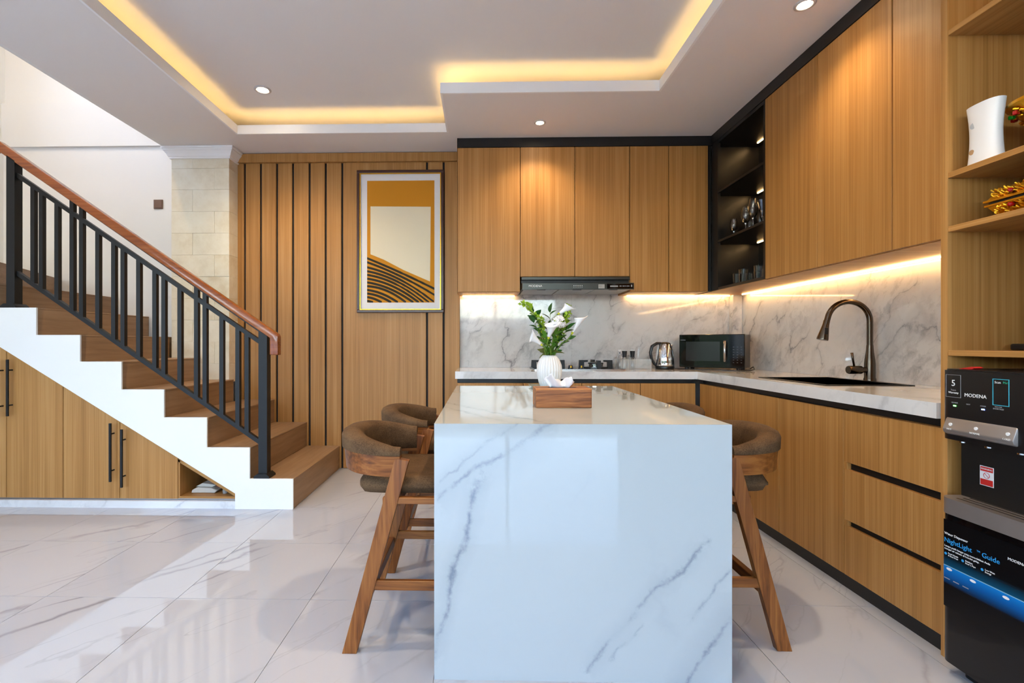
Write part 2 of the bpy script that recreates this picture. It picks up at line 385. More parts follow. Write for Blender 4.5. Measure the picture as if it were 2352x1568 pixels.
# floor with separate tiles
floor = struct(MB().box(XL - .2, XR + .2, YF - .2, YB + .2, -.12, -.004).build('floor', 'grout', origin=(0, 0, 0)))
tile_mesh = {}
TX0, TY0, T, G = -1.367, 2.142, .602, .0012
i0 = math.floor((XL - TX0) / T); i1 = math.ceil((XR - TX0) / T)
j0 = math.floor((YF - TY0) / T); j1 = math.ceil((YB - TY0) / T)
for i in range(i0, i1):
    for j in range(j0, j1):
        x0, x1 = max(TX0 + i * T, XL), min(TX0 + (i + 1) * T, XR); y0, y1 = max(TY0 + j * T, YF), min(TY0 + (j + 1) * T, YB)
        sx, sy = round(x1 - x0, 3), round(y1 - y0, 3)
        if sx < .01 or sy < .01: continue
        if (sx, sy) not in tile_mesh:
            bm = MB().box(-sx / 2 + G, sx / 2 - G, -sy / 2 + G, sy / 2 - G, -.01, 0)
            t = bm.build('tile', 'marble_floor', floor); tile_mesh[(sx, sy)] = t.data
        else:
            t = bpy.data.objects.new('tile', tile_mesh[(sx, sy)]); COL.objects.link(t); t.parent = floor
        t.location = ((x0 + x1) / 2, (y0 + y1) / 2, 0)
# walls
m = MB(); m.box(XL - .2, XR + .2, YB + .012, YB + .2, 0, 5.8)
struct(m.build('wall_back', 'white_paint', origin=(0, 0, 0)))
m = MB(); m.box(XL, -2.79, YB - .022, YB + .012, 2.985, 3.395); struct(m.build('trim_1', 'white_paint', origin=(0, 0, 0)))
m = MB(); m.box(XL, -2.735, YB, YB + .012, 0, 2.985); struct(m.build('wall_stair', 'white_paint', origin=(0, 0, 0)))
struct(MB().box(XR + .012, XR + .2, YF, YB + .012, 0, 3.3).build('wall_right', 'white_paint', origin=(0, 0, 0)))
m = MB()   # left wall with a stairwell window high up and a garden opening behind the viewer
def wall_x(m, x0, x1, y0, y1, z0, z1, holes):
    holes = sorted(holes); y = y0
    for (a, b_, c_, d_) in holes:
        m.box(x0, x1, y, a, z0, z1); m.box(x0, x1, a, b_, z0, c_) if c_ > z0 else None; m.box(x0, x1, a, b_, d_, z1); y = b_
    m.box(x0, x1, y, y1, z0, z1)
wall_x(m, XL - .2, XL, YF, YB + .012, 0, 5.8, [(-2.7, .3, 0.0, 2.5), (2.0, 3.4, 3.7, 5.2)])
struct(m.build('wall_left', 'white_paint', origin=(0, 0, 0)))
m = MB(); m.box(XL - .2, -4.3, YF - .2, YF, 0, 5.8); m.box(1.9, XR + .2, YF - .2, YF, 0, 5.8); m.box(-4.3, 1.9, YF - .2, YF, 2.75, 5.8)
struct(m.build('wall_front', 'white_paint', origin=(0, 0, 0)))
# black frames of the openings behind the viewer and in the stairwell
def win_frame(name, plane, a0, a1, z0, z1, pos, n_):
    m = MB(); t = .05
    for k in range(n_ + 1):
        c_ = a0 + (a1 - a0) * k / n_; c0, c1 = min(max(c_ - t / 2, a0), a1 - t), max(min(c_ + t / 2, a1), a0 + t)
        m.box(c0, c1, pos, pos + .06, z0, z1) if plane == 'y' else m.box(pos, pos + .06, c0, c1, z0, z1)
    for zz in (z0, z1 - t):
        m.box(a0, a1, pos, pos + .06, zz, zz + t) if plane == 'y' else m.box(pos, pos + .06, a0, a1, zz, zz + t)
    return struct(m.build(name, 'black_metal'))
win_frame('window_1', 'y', -4.3, 1.9, 0, 2.75, YF - .13, 4)
win_frame('window_2', 'x', 2.0, 3.4, 3.7, 5.2, XL - .13, 2)
win_frame('window_3', 'x', -2.7, .3, 0, 2.5, XL - .13, 2)
# ceiling: dropped border with a stepped tray opening, raised ceiling above
TXL, TXM, TXR, TYA, TYB, TYN = -2.03, -.287, 1.225, 3.975, 3.36, -1.6
m = MB(); th = .03
lt = .014
for (x0, x1, y0, y1) in ((-2.79, TXL - lt, YF, YB), (TXR + lt, XR, YF, YB), (TXL - lt, TXM + lt, TYA + lt, YB), (TXM + lt, TXR + lt, TYB + lt, YB), (TXL - lt, TXR + lt, YF, TYN - lt)):
    m.box(x0, x1, y0, y1, H_C, H_C + th)
ceil = struct(m.build('ceiling', 'ceiling_paint', origin=(0, 0, 0)))
m = MB(); m.box(-2.79, XR + .2, YF, YB + .012, H_U, H_U + .15); struct(m.build('ceiling_raised', 'ceiling_paint', origin=(0, 0, 0)))
m = MB(); m.box(XL - .2, -2.79, YF - .2, YB + .2, 5.6, 5.8); struct(m.build('ceiling_stairwell', 'ceiling_paint', origin=(0, 0, 0)))
m = MB(); m.box(-2.82, -2.79, .9, YB - .022, H_C, H_U + .15); m.box(-2.82, -2.79, .9, YB - .022, H_U + .15, 5.6)
m.box(XL, -2.79, .7, .9, H_C, 5.6); m.box(XL, -2.79, YF, .7, H_C, H_C + .12)
struct(m.build('wall_stairwell', 'white_paint', origin=(0, 0, 0)))
LIP = .074
lips = [(TXL - lt, TXL, TYN, TYA + lt), (TXL, TXM, TYA, TYA + lt), (TXM, TXM + lt, TYB, TYA + lt), (TXM + lt, TXR + lt, TYB, TYB + lt), (TXR, TXR + lt, TYN, TYB), (TXL - lt, TXR + lt, TYN - lt, TYN)]
m = MB()
for (x0, x1, y0, y1) in lips: m.box(x0, x1, y0, y1, H_C, H_C + LIP)
struct(m.build('trim_2', 'white_trim', origin=(0, 0, 0)))
# LED tape lying in the cove behind the lip
q = .035
for (x0, x1, y0, y1, lab) in ((TXL - q - .012, TXL - q, TYN, TYA + q, 'left'), (TXL, TXM - .02, TYA + q, TYA + q + .012, 'deep end of'), (TXM + q, TXR, TYB + q, TYB + q + .012, 'kitchen end of'), (TXR + q, TXR + q + .012, TYN, TYB + q, 'right'), (TXM + q, TXM + q + .012, TYB + q + .03, TYA + q, 'notch in')):
    o = MB().box(x0, x1, y0, y1, H_C + th, H_C + th + .012).build('cove_light_strip', 'led_cove')
    tag(o, {'left': 'warm cove light strip along the stair side of the ceiling tray', 'right': 'warm cove light strip along the cabinet side of the ceiling tray'}.get(lab, 'warm cove light strip at the %s the ceiling tray' % lab), 'light strip', 'cove light strips')
# outside
struct(MB().box(-30, 20, -30, YF - .2, -.16, -.02).build('terrace', 'terrace', origin=(0, 0, 0)))
struct(MB().box(-30, XL - .2, YF - .2, 14, -.16, -.02).build('side_terrace', 'terrace', origin=(0, 0, 0)))
struct(MB().box(-5.2, 3.2, YF - 3.4, YF - .2, 2.95, 3.15).build('added_terrace_roof', 'white_paint', origin=(0, 0, 0)))  # unseen roof added to cut direct skylight on the island front
struct(MB().box(-30, 20, -15.4, -15, -.02, 2.4).build('garden_wall', 'white_paint', origin=(0, 0, 0)))
o = MB().box(-30, 20, -14.9, -13.9, -.02, 1.7).build('hedge', 'hedge'); o['kind'] = 'stuff'; tag(o, 'clipped green hedge along the far garden wall', 'hedge')
o = MB().box(-11.5, -10.5, -12, 10, -.02, 2.0).build('hedge', 'hedge'); o['kind'] = 'stuff'; tag(o, 'clipped green hedge along the side terrace', 'hedge')

# ------------------------------------------------------------------ recessed lamps
def downlight(x, y, z, r, power, label, spot=R(125)):
    t = thing('ceiling_downlight', label, 'ceiling light', (x, y, z - .012), 0, 'recessed ceiling lights')
    m = MB(); m.lathe([(r, z), (r, z - .004), (r * .8, z - .008), (r * .62, z - .004), (r * .62, z - .0005)], (x, y, 0), 32, cap=False); m.build('ring', 'lamp_ring', t, True)
    m = MB(); m.lathe([(r * .6, z - .0005), (r * .6, z - .003), (.001, z - .003)], (x, y, 0), 24); m.build('lens', 'lamp_disc', t)
    l = bpy.data.lights.new('downlight_beam', 'SPOT'); l.energy = power; l.color = (1, .76, .48); l.spot_size = spot; l.spot_blend = 1.0; l.shadow_soft_size = r * .6
    lo = bpy.data.objects.new('downlight_beam', l); COL.objects.link(lo); lo.parent = t; lo.location = (0, 0, -.008)
downlight(-1.66, 3.63, H_U, .062, 20, 'bright round downlight in the raised ceiling near the stairs')
downlight(.46, 3.82, H_C, .045, 9, 'small recessed downlight in front of the range hood cabinets')
downlight(1.66, 2.52, H_C, .05, 8, 'recessed downlight beside the right wall cabinets')
downlight(1.66, .9, H_C, .05, 8, 'recessed downlight above the tall shelf unit')
downlight(-.6, .3, H_U, .062, 22, 'added fill downlight in the raised ceiling over the viewer')  # unseen lamp added to brighten the room and cabinet fronts
downlight(-1.3, 1.5, H_U, .062, 22, 'added fill downlight in the raised ceiling between island and stairs')  # added out of view as warm fill for the wood
downlight(.55, 1.7, H_U, .062, 22, 'added fill downlight in the raised ceiling over the near end of the island')  # added out of view, lights the back cabinets from the front

downlight(-3.6, 2.7, 5.6, .09, 45, 'added unseen lamp high in the stairwell', R(150))  # unseen lamp added to warm the white stairwell wall

# ================================================================== PANELLED BACK WALL
t = thing('slat_wall_panel', 'oak slat wall panelling with black grooves behind the stair foot', 'wall panel', (-1.2, 4.42, 0))
gx = [-2.179, -2.03, -1.88, -1.731, -1.578, -1.429, -1.276, -.497, -.345]
MB().box(-2.245, -.20, 4.418, 4.460, 0, H_C).build('backing', 'groove_black', t)
ed = [-2.245 - .0] + gx + [-.20]
for k in range(len(ed) - 1):
    a = ed[k] + (.0095 if k else 0); b_ = ed[k + 1] - (.0095 if k < len(ed) - 2 else 0)
    MB().box(a, b_, 4.40, 4.418, .004, 2.80, .0015, 1).build('board', 'oak_z', t)
MB().box(-2.245, -.20, 4.372, 4.432, 2.80, H_C - .006, .002, 1).build('header_board', 'oak_z', t)

# ------------------------------------------------------------------ stone column with crown moulding
t = thing('stone_column', 'cream limestone column with white crown moulding beside the stairs', 'column', (-2.5, 4.35, .8))
PX0, PX1, PY0, PY1 = -2.765, -2.245, 4.25, 4.449
MB().box(PX0 + .012, PX1 - .012, PY0 + .012, PY1, .8, H_C - .004).build('core', 'limestone', t)
zs = [2.79, 2.704, 2.515, 2.321, 2.127, 1.934, 1.740, 1.547, 1.353, 1.16, .966, .80]
for k in range(len(zs) - 1):
    z1, z0 = zs[k] - .0006, zs[k + 1] + .0006
    j = -2.575 if k % 2 == 0 else -2.378
    e = random.uniform(-.0015, .0015)
    MB().box(PX0, j - .0006, PY0 + e, PY1 - .001, z0, z1, .001, 1).build('stone_block', 'limestone', t)
    e = random.uniform(-.0015, .0015)
    MB().box(j + .0006, PX1, PY0 + e, PY1 - .001, z0, z1, .001, 1).build('stone_block', 'limestone', t)
prof = [(0, 2.788), (.014, 2.79), (.014, 2.802), (.022, 2.806), (.03, 2.826), (.044, 2.845), (.052, 2.852), (.052, 2.866), (.06, 2.868), (.06, H_C - .002)]
m = MB(); rings = []
for (d_, z_) in prof:
    rings.append([m.bm.verts.new(p) for p in ((PX0 - d_, PY1, z_), (PX0 - d_, PY0 - d_, z_), (PX1 + d_, PY0 - d_, z_), (PX1 + d_, PY1, z_))])
for a, b_ in zip(rings, rings[1:]):
    for k in range(4): m.bm.faces.new((a[k], a[(k + 1) % 4], b_[(k + 1) % 4], b_[k]))
m.bm.faces.new(rings[0]); m.bm.faces.new(rings[-1])
m.build('crown_moulding', 'white_trim', t)

# ------------------------------------------------------------------ brown wall plate
t = thing('wall_plate', 'small square brown plate on the white stairwell wall', 'wall plate', (-3.016, 4.449, 2.40))
MB().box(-3.06, -2.973, 4.441, 4.449, 2.40, 2.487, .003).build('plate', 'brown_plastic', t)
MB().box(-3.052, -2.981, 4.437, 4.441, 2.408, 2.479, .002).build('cover', 'brown_plastic', t)

# ------------------------------------------------------------------ framed print
FX0, FX1, FZ0, FZ1 = -1.135, -.342, 1.425, 2.72
t = thing('framed_print', 'framed ochre and cream abstract print with black curved stripes', 'picture', (-.74, 4.4, FZ0))
fw = .026
for (a, b_, c_, d_) in ((FX0, FX1, FZ1 - fw, FZ1), (FX0, FX1, FZ0, FZ0 + fw), (FX0, FX0 + fw, FZ0 + fw, FZ1 - fw), (FX1 - fw, FX1, FZ0 + fw, FZ1 - fw)):
    MB().box(a, b_, 4.368, 4.399, c_, d_, .004).build('frame_rail', 'frame_wood', t)
gw = .008
m = MB(); a0, a1, c0, c1 = FX0 + fw, FX1 - fw, FZ0 + fw, FZ1 - fw
for (a, b_, c_, d_) in ((a0, a1, c1 - gw, c1), (a0, a1, c0, c0 + gw), (a0, a0 + gw, c0 + gw, c1 - gw), (a1 - gw, a1, c0 + gw, c1 - gw)): m.box(a, b_, 4.374, 4.397, c_, d_)
m.build('gold_fillet', 'frame_gold', t)
MB().box(a0 + gw, a1 - gw, 4.386, 4.397, c0 + gw, c1 - gw).build('mat_board', 'mat_board', t)
# the print is mapped from u,v (0..1 across the printed rectangle)
px0, px1, pz0, pz1 = FX0 + .092, FX1 - .086, FZ0 + .092, FZ1 - .093
U = lambda u: px0 + (px1 - px0) * u
V = lambda v_: pz1 - (pz1 - pz0) * v_
MB().box(px0, px1, 4.3852, 4.386, pz0, pz1).build('printed_field', 'ochre', t)
MB().prism([(U(.05), V(.21)), (U(.945), V(.216)), (U(.935), V(.828)), (U(.55), V(.735)), (U(.25), V(.648)), (U(.05), V(.603))], 4.3846, 4.3852).build('cream_panel', 'cream', t)
arcs = [(.635, .755, 1.0, .888), (.668, .785, 1.0, .938), (.71, .815, .99, .995), (.742, .842, .92, 1.0), (.772, .87, .84, 1.0), (.803, .90, .77, 1.0), (.834, .932, .69, 1.0), (.865, .967, .58, 1.0), (.896, .935, .46, 1.0), (.925, .953, .36, 1.0), (.955, .972, .22, 1.0), (.986, .992, .09, 1.0)]
for k, (v0, vm, ue, ve) in enumerate(arcs):
    um = .5 if k < 8 else ue * .55
    N = 22; hw = .0092
    pts_t, pts_b = [], []
    for i in range(N + 1):
        u = ue * i / N
        vv = v0 * (u - um) * (u - ue) / (um * ue) + vm * u * (u - ue) / (um * (um - ue)) + ve * u * (u - um) / (ue * (ue - um))
        h_ = hw * (1 + .25 * (i / N)) * (1 - (.3 * random.random() if i > N * .5 and k < 5 else 0))
        pts_t.append((U(u), V(min(vv - h_, 1)))); pts_b.append((U(u), V(min(vv + h_, 1.0))))
    m = MB()
    for i in range(N): m.prism([pts_t[i], pts_t[i + 1], pts_b[i + 1], pts_b[i]], 4.3846, 4.3852)
    m.build('black_stripe', 'print_black', t)

# ================================================================== STAIRCASE
YS = 3.305
risers = [-1.30, -1.602, -1.902, -2.203, -2.503, -2.797, -3.108, -3.405]
tops = [.21, .425, .632, .825, 1.018, 1.204, 1.395, 1.571]
stair = thing('staircase', 'wood tread staircase with white stepped side wall', 'staircase', (-2.4, 3.85, 0))
poly2 = [(risers[0], 0), (risers[0], tops[0])]
for k in range(1, 8): poly2 += [(risers[k], tops[k - 1]), (risers[k], tops[k])]
poly2 += [(-3.50, tops[7]), (-3.50, 1.748), (XL + .004, 1.748), (XL + .004, .051), (-3.752, .051), (-3.752, 1.354), (-1.704, .107), (-1.704, 0)]
MB().prism(poly2, YS, YS + .012).build('side_wall', 'white_paint', stair)
def back_y(x): return 4.246 if x < -2.25 and x > -2.78 else (4.397 if x >= -2.25 else 4.447)
for k in range(8):
    z1 = tops[k]; z0 = 0.002 if k == 0 else tops[k - 1]
    xb = risers[k + 1] if k < 7 else -3.96
    by = min(back_y(risers[k] - .01), back_y(xb + .0)) if k < 7 else 4.447
    MB().box(risers[k] - .02, risers[k], YS + .0125, by, z0, z1 - .012, .001, 1).build('riser', 'stair_wood', stair)
    if k < 7: MB().box(xb, risers[k] + .003, YS + .0125, by, z1 - .012, z1, .002, 1).build('tread', 'stair_wood', stair)
    else: MB().prism([(risers[7] + .003, YS + .0125), (risers[7] + .003, 4.447), (-3.954, 4.447), (-3.50, YS + .0125)], z1 - .012, z1, 'z').build('tread', 'stair_wood', stair)
MB().prism([(-3.50, YS + .0125), (-3.954, 4.447), (-3.975, 4.447), (-3.52, YS + .0125)], tops[7], 1.736, 'z').build('riser', 'stair_wood', stair)
MB().prism([(-3.497, YS + .0125), (-3.951, 4.447), (XL + .005, 4.447), (XL + .005, YS + .0125)], 1.736, 1.748, 'z').build('tread', 'stair_wood', stair)
MB().box(-2.75, -1.33, YS + .1, 4.2, 0, .004).build('inner_floor', 'white_paint', stair)
# railing
YRL = 3.36
rail = thing('stair_railing', 'black metal stair railing with varnished wood handrail', 'railing', (-1.523, YRL, tops[0]))
def lin(p, q): return lambda x: p[1] + (q[1] - p[1]) * (x - p[0]) / (q[0] - p[0])
hr_top = lin((-3.392, 2.564), (-1.472, 1.243)); hr_bot = lin((-3.338, 2.495), (-1.552, 1.231)); hr_bot = (lambda x: hr_top(x) - .062)
sub = lin((-3.288, 2.335), (-1.552, 1.155)); bot = lin((-3.266, 1.626), (-1.546, .449))
for (x, zb) in ((-1.523, tops[0]), (-3.318, tops[6])):
    m = MB(); zt = hr_bot(x)
    m.prism([(x - .03, zb + .02), (x + .03, zb + .02), (x + .03, hr_bot(x + .03)), (x - .03, hr_bot(x - .03))], YRL - .03, YRL + .03)
    nw = m.build('newel_post', 'black_metal', rail)
    m = MB(); m.prism([(x - .055, zb), (x + .055, zb), (x + .055, zb + .012), (x + .032, zb + .03), (x - .032, zb + .03), (x - .055, zb + .012)], YRL - .05, YRL + .055); m.build('base_plate', 'black_metal', nw)
MB().bar((-3.29, YRL, sub(-3.29)), (-1.552, YRL, sub(-1.552)), .03, .034).build('upper_rail', 'black_metal', rail)
MB().bar((-3.29, YRL, bot(-3.29)), (-1.552, YRL, bot(-1.552)), .03, .034).build('lower_rail', 'black_metal', rail)
MB().bar((-3.36, YRL, hr_bot(-3.36) - .006), (-1.50, YRL, hr_bot(-1.50) - .006), .04, .012).build('support_flat', 'black_metal', rail)
bal = [-3.175, -3.115, -3.002, -2.893, -2.825, -2.708, -2.594, -2.527, -2.415, -2.3, -2.236, -2.121, -2.003, -1.942, -1.823, -1.709, -1.644]
for k, x in enumerate(bal):
    topz = (lambda xx: hr_bot(xx) - .012) if k in (3, 4, 12, 13) else sub
    d_ = .0145
    MB().prism([(x - d_, bot(x - d_)), (x + d_, bot(x + d_)), (x + d_, topz(x + d_)), (x - d_, topz(x - d_))], YRL - .0145, YRL + .0145).build('baluster', 'black_metal', rail)
# handrail: sloping run, mitred drop at the foot, short level return at the head
m = MB(); hy0, hy1 = YRL - .03, YRL + .03
zt = hr_top(-1.417)
m.prism([(-3.42, hr_top(-3.42)), (-1.425, hr_top(-1.425)), (-1.417, zt - .012), (-1.417, 1.064), (-1.475, 1.064), (-1.475, hr_bot(-1.475)), (-3.42, hr_top(-3.42) - .075)], hy0, hy1, 'y', .006)
m.prism([(-3.419, hr_top(-3.42)), (-3.419, hr_top(-3.42) - .075), (-3.75, hr_top(-3.42) - .115), (-3.75, hr_top(-3.42) - .045)], hy0, hy1, 'y', .006)
m.build('handrail', 'rail_wood', rail, True, autos=35)

# ------------------------------------------------------------------ cabinets under the stairs
diag = lambda x: 1.119 + (.107 - 1.119) * (x + 3.367) / (-1.704 + 3.367)
YD0 = YS + .02
door_x = [-3.745, -3.34, -2.934, -2.529, -2.117]
und = thing('under_stair_cabinet', 'oak cupboard with sloping doors fitted under the staircase', 'cabinet', (-2.9, 3.6, 0))
MB().prism([(-3.745, .06), (-2.117, .06), (-2.117, diag(-2.117) - .03), (-3.745, diag(-3.745) - .03)], YD0 + .022, 3.9).build('body', 'oak_z', und)
MB().box(-3.745, -1.71, YS + .035, YS + .06, .048, .062).build('bottom_strip', 'grey_metal', und)  # grey metal strip between baseboard and door bottoms
hx = [(-3.365, -.02), (-3.298, 0), (-2.571, 0), (-2.491, 0)]
hz = [(.63, 1.03), (.638, 1.033), (.186, .592), (.147, .55)]
for k in range(4):
    a, b_ = door_x[k] + .0022, door_x[k + 1] - .0022
    dr = MB().prism([(a, .062), (b_, .062), (b_, diag(b_) - .014), (a, diag(a) - .014)], YD0, YD0 + .02).build('door', 'oak_z', und)
    m = MB(); z0, z1 = hz[k]; x = hx[k][0]
    m.box(x - .008, x + .008, YD0 - .042, YD0 - .03, z0, z1, .002, 1)
    for zz in (z0 + .075, z1 - .075): m.lathe([(.005, YD0 - .034), (.005, YD0)], (x, 0, zz), 10, 'y')
    m.build('handle', 'black_metal', dr)
MB().prism([(-3.745, diag(-3.745) - .002), (-1.706, .105), (-1.706, .096), (-3.745, diag(-3.745) - .013)], YD0 - .004, YD0 + .06).build('top_edge_strip', 'oak_z', und)
# open niche at the low end
m = MB(); nx = -2.1155
m.box(nx, nx + .012, YD0, 3.75, .065, diag(nx + .012) - .016); m.build('niche_side', 'oak_z', und)
m = MB(); m.box(nx + .012, -1.712, YD0, 3.75, .065, .079); m.build('niche_floor', 'oak_x', und)
m = MB(); m.prism([(nx, diag(nx) - .016), (-1.712, diag(-1.712) - .012), (-1.712, diag(-1.712) - .034), (nx, diag(nx) - .038)], YD0, 3.75); m.build('niche_top', 'oak_x', und)
MB().box(nx, -1.712, 3.74, 3.75, .079, .32).build('niche_back', 'oak_x', und)
struct(MB().box(XL, -1.706, YS + .004, YS + .03, 0, .05).build('baseboard_stairs', 'marble_counter', origin=(0, 0, 0)))
# things in the niche
m = MB(); m.prism([(-2.07, .08), (-1.90, .08), (-1.88, .1), (-1.93, .115), (-2.03, .118), (-2.065, .1)], 3.40, 3.52, 'y', .004); m.prism([(-2.05, .119), (-1.93, .117), (-1.90, .13), (-2.0, .145)], 3.42, 3.52, 'y', .003)
tag(m.build('folded_cloth', 'paper_a'), 'pale folded cloths lying in the niche under the stairs', 'cloth')
sn = thing('sandal', 'grey sandal with orange red strap in the under stair niche', 'sandal', (-1.86, 3.47, .08))
MB().prism([(-1.96, .119), (-1.80, .081), (-1.78, .09), (-1.80, .1), (-1.95, .135)], 3.53, 3.62, 'y', .004).build('sole', 'grey_rubber', sn)
MB().tube([(-1.955, 3.50, .17), (-1.95, 3.49, .14), (-1.93, 3.47, .115), (-1.885, 3.46, .103), (-1.835, 3.46, .105), (-1.825, 3.47, .11)], .009, 8).build('strap', 'red_rubber', sn, True)
MB().lathe([(.014, .08), (.016, .1), (.014, .112)], (-1.825, 3.40, 0), 16).build('heel', 'grey_rubber', sn)

# ================================================================== KITCHEN BASE UNITS
XC, YC = 1.675, 3.79        # worktop front edges
XD, YD = 1.695, 3.81        # door faces
ZT, ZB = .925, .867
BACKX = [-.192, .329, .785, 1.243, 1.672]
RY = [3.80, 3.306, 2.794, 2.301, 1.816]
def base_back(a, b_, seams, label):
    t = thing('base_cabinet', label, 'cabinet', ((a + b_) / 2, YD + .3, 0), 0, 'kitchen base cabinets')
    MB().box(a + .001, b_ - .001, YD + .02, YB - .002, .07, .832).build('carcass', 'oak_z', t)
    e = [a] + seams + [b_]
    for k in range(len(e) - 1): MB().box(e[k] + .003, e[k + 1] - .003, YD, YD + .019, .068, .832, .001, 1).build('door', 'oak_z', t)
    MB().box(a, b_, YD + .028, YD + .06, .833, ZB - .001).build('grip_channel', 'black_lam', t)
    MB().box(a, b_, YD + .02, YD + .04, 0, .067).build('toe_kick', 'black_lam', t)
base_back(-.192, .329, [], 'oak base cabinet at the left end under the back worktop')
base_back(.329, 1.243, [.785], 'two-door oak base cabinet under the gas hob')
base_back(1.243, 1.672, [], 'oak base cabinet beside the inside corner on the back run')
def base_right(y1, y0, seams, label, drawers=False):
    t = thing('drawer_cabinet' if drawers else 'base_cabinet', label, 'cabinet', (XD + .3, (y0 + y1) / 2, 0), 0, 'kitchen base cabinets')
    MB().box(XD + .02, XR - .002, y0 + .001, y1 - .001, .07, .832 if not 'sink' in label else .65).build('carcass', 'oak_z', t)
    if drawers:
        for (a, b_) in ((.593, .832), (.325, .560), (.068, .297)):
            MB().box(XD, XD + .019, y0 + .0015, y1 - .0015, a, b_, .001, 1).build('drawer_front', 'oak_z', t)
        for (a, b_) in ((.560, .593), (.297, .325)):
            MB().box(XD + .0195, XD + .0205, y0 + .001, y1 - .02, a, b_).build('finger_groove', 'black_inner', t)
            MB().box(XD, XD + .019, y1 - .019, y1 - .0015, a, b_).build('groove_end', 'oak_z', t)
    else:
        e = [y1] + seams + [y0]
        for k in range(len(e) - 1): MB().box(XD, XD + .019, e[k + 1] + .003, e[k] - .003, .068, .832, .001, 1).build('door', 'oak_z', t)
    MB().box(XD + .028, XD + .06, y0, y1, .833, ZB - .001).build('grip_channel', 'black_lam', t)
    MB().box(XD + .017, XD + .037, y0, y1, 0, .067).build('toe_kick', 'black_lam', t)
base_right(3.795, 3.306, [], 'oak base cabinet nearest the inside corner on the right run')
base_right(3.306, 2.301, [2.794], 'two-door oak sink cabinet on the right run')
base_right(2.301, 1.816, [], 'oak three-drawer cabinet with black grip slots beside the water dispenser', True)
# worktop with the sink cut out
SX0, SX1, SY0, SY1 = 1.80, 2.22, 2.56, 3.14
m = MB()
m.box(-.207, XC, YC, YB - .002, ZB, ZT)
m.box(XC, XR - .002, SY1, YB - .002, ZB, ZT); m.box(XC, XR - .002, 1.818, SY0, ZB, ZT)
m.box(XC, SX0, SY0, SY1, ZB, ZT); m.box(SX1, XR - .002, SY0, SY1, ZB, ZT)
tag(m.build('worktop', 'marble_counter', origin=(0, 0, 0)), 'L-shaped white marble kitchen worktop along two walls', 'worktop')
# sink
t = thing('kitchen_sink', 'black undermount sink set into the right worktop', 'sink', (2.01, 2.85, .70))
m = MB(); z0 = .70; k = .012
m.box(SX0 - k, SX1 + k, SY0 - k, SY1 + k, z0, z0 + k)
m.box(SX0 - k, SX0, SY0 - k, SY1 + k, z0, ZT + .002); m.box(SX1, SX1 + k, SY0 - k, SY1 + k, z0, ZT + .002)
m.box(SX0, SX1, SY0 - k, SY0, z0, ZT + .002); m.box(SX0, SX1, SY1, SY1 + k, z0, ZT + .002)
m.build('basin', 'black_metal', t)
m = MB(); r_ = .016
for (a, b_, c_, d_) in ((SX0 - r_, SX0 + .006, SY0 - r_, SY1 + r_), (SX1 - .006, SX1 + r_, SY0 - r_, SY1 + r_), (SX0, SX1, SY0 - r_, SY0 + .006), (SX0, SX1, SY1 - .006, SY1 + r_)): m.box(a, b_, c_, d_, ZT + .0005, ZT + .004)
m.build('rim', 'black_metal', t)
m = MB(); m.lathe([(.045, z0 + k), (.045, z0 + k + .003), (.03, z0 + k + .004)], (2.01, 2.85, 0), 24); m.build('drain', 'steel', t, True)
# tap
t = thing('kitchen_faucet', 'bronze gooseneck pull-down kitchen faucet behind the sink', 'faucet', (2.272, 2.88, ZT))
fx, fy = 2.272, 2.88
m = MB(); m.lathe([(.030, ZT), (.030, ZT + .012), (.027, ZT + .02), (.027, ZT + .10), (.025, ZT + .125), (.019, ZT + .17), (.0165, ZT + .21)], (fx, fy, 0), 28); m.build('body', 'bronze', t, True, autos=40)
zz = 1.275; rr = .115; path = [(fx, fy, ZT + .2), (fx, fy, zz)] + [(fx - rr + rr * math.cos(a), fy + .01 * (1 - math.cos(a)), zz + rr * math.sin(a)) for a in [PI * i / 20 for i in range(1, 19)]]
ex, ez = path[-1][0], path[-1][2]
path += [(ex - .008, fy + .02, ez - .03)]
MB().tube(path, .0155, 16).build('spout', 'bronze', t, True, autos=50)
hx_, hy_, hz_ = ex - .009, fy + .02, ez - .03
d0 = Vector((-.22, .02, -1)).normalized()
m = MB(); P0 = Vector((hx_, hy_, hz_)); m.tube([P0, P0 + d0 * .02, P0 + d0 * .035, P0 + d0 * .11, P0 + d0 * .118], [.0165, .017, .018, .030, .029], 20); hd = m.build('spray_head', 'bronze', t, True, autos=40)
m = MB(); c_ = P0 + d0 * .065 + Vector((-.005, -.0245, 0)); m.box(c_.x - .008, c_.x + .008, c_.y - .003, c_.y + .004, c_.z - .02, c_.z + .02, .002); m.build('spray_button', 'black_plastic', hd)
m = MB(); m.lathe([(.022, -.125), (.024, -.12), (.024, -.055), (.022, -.05)], (fx + .0, fy, ZT + .065), 24, 'x'); lv = m.build('lever_hub', 'bronze', t, True, autos=40)
m = MB(); m.lathe([(.016, -.06), (.016, 0)], (fx, fy, ZT + .065), 20, 'x'); m.build('lever_neck', 'bronze', t, True, autos=40)
MB().tube([(fx - .09, fy, ZT + .085), (fx - .098, fy, ZT + .13), (fx - .104, fy, ZT + .165)], [.0055, .0055, .0075], 12).build('lever', 'bronze', lv, True)
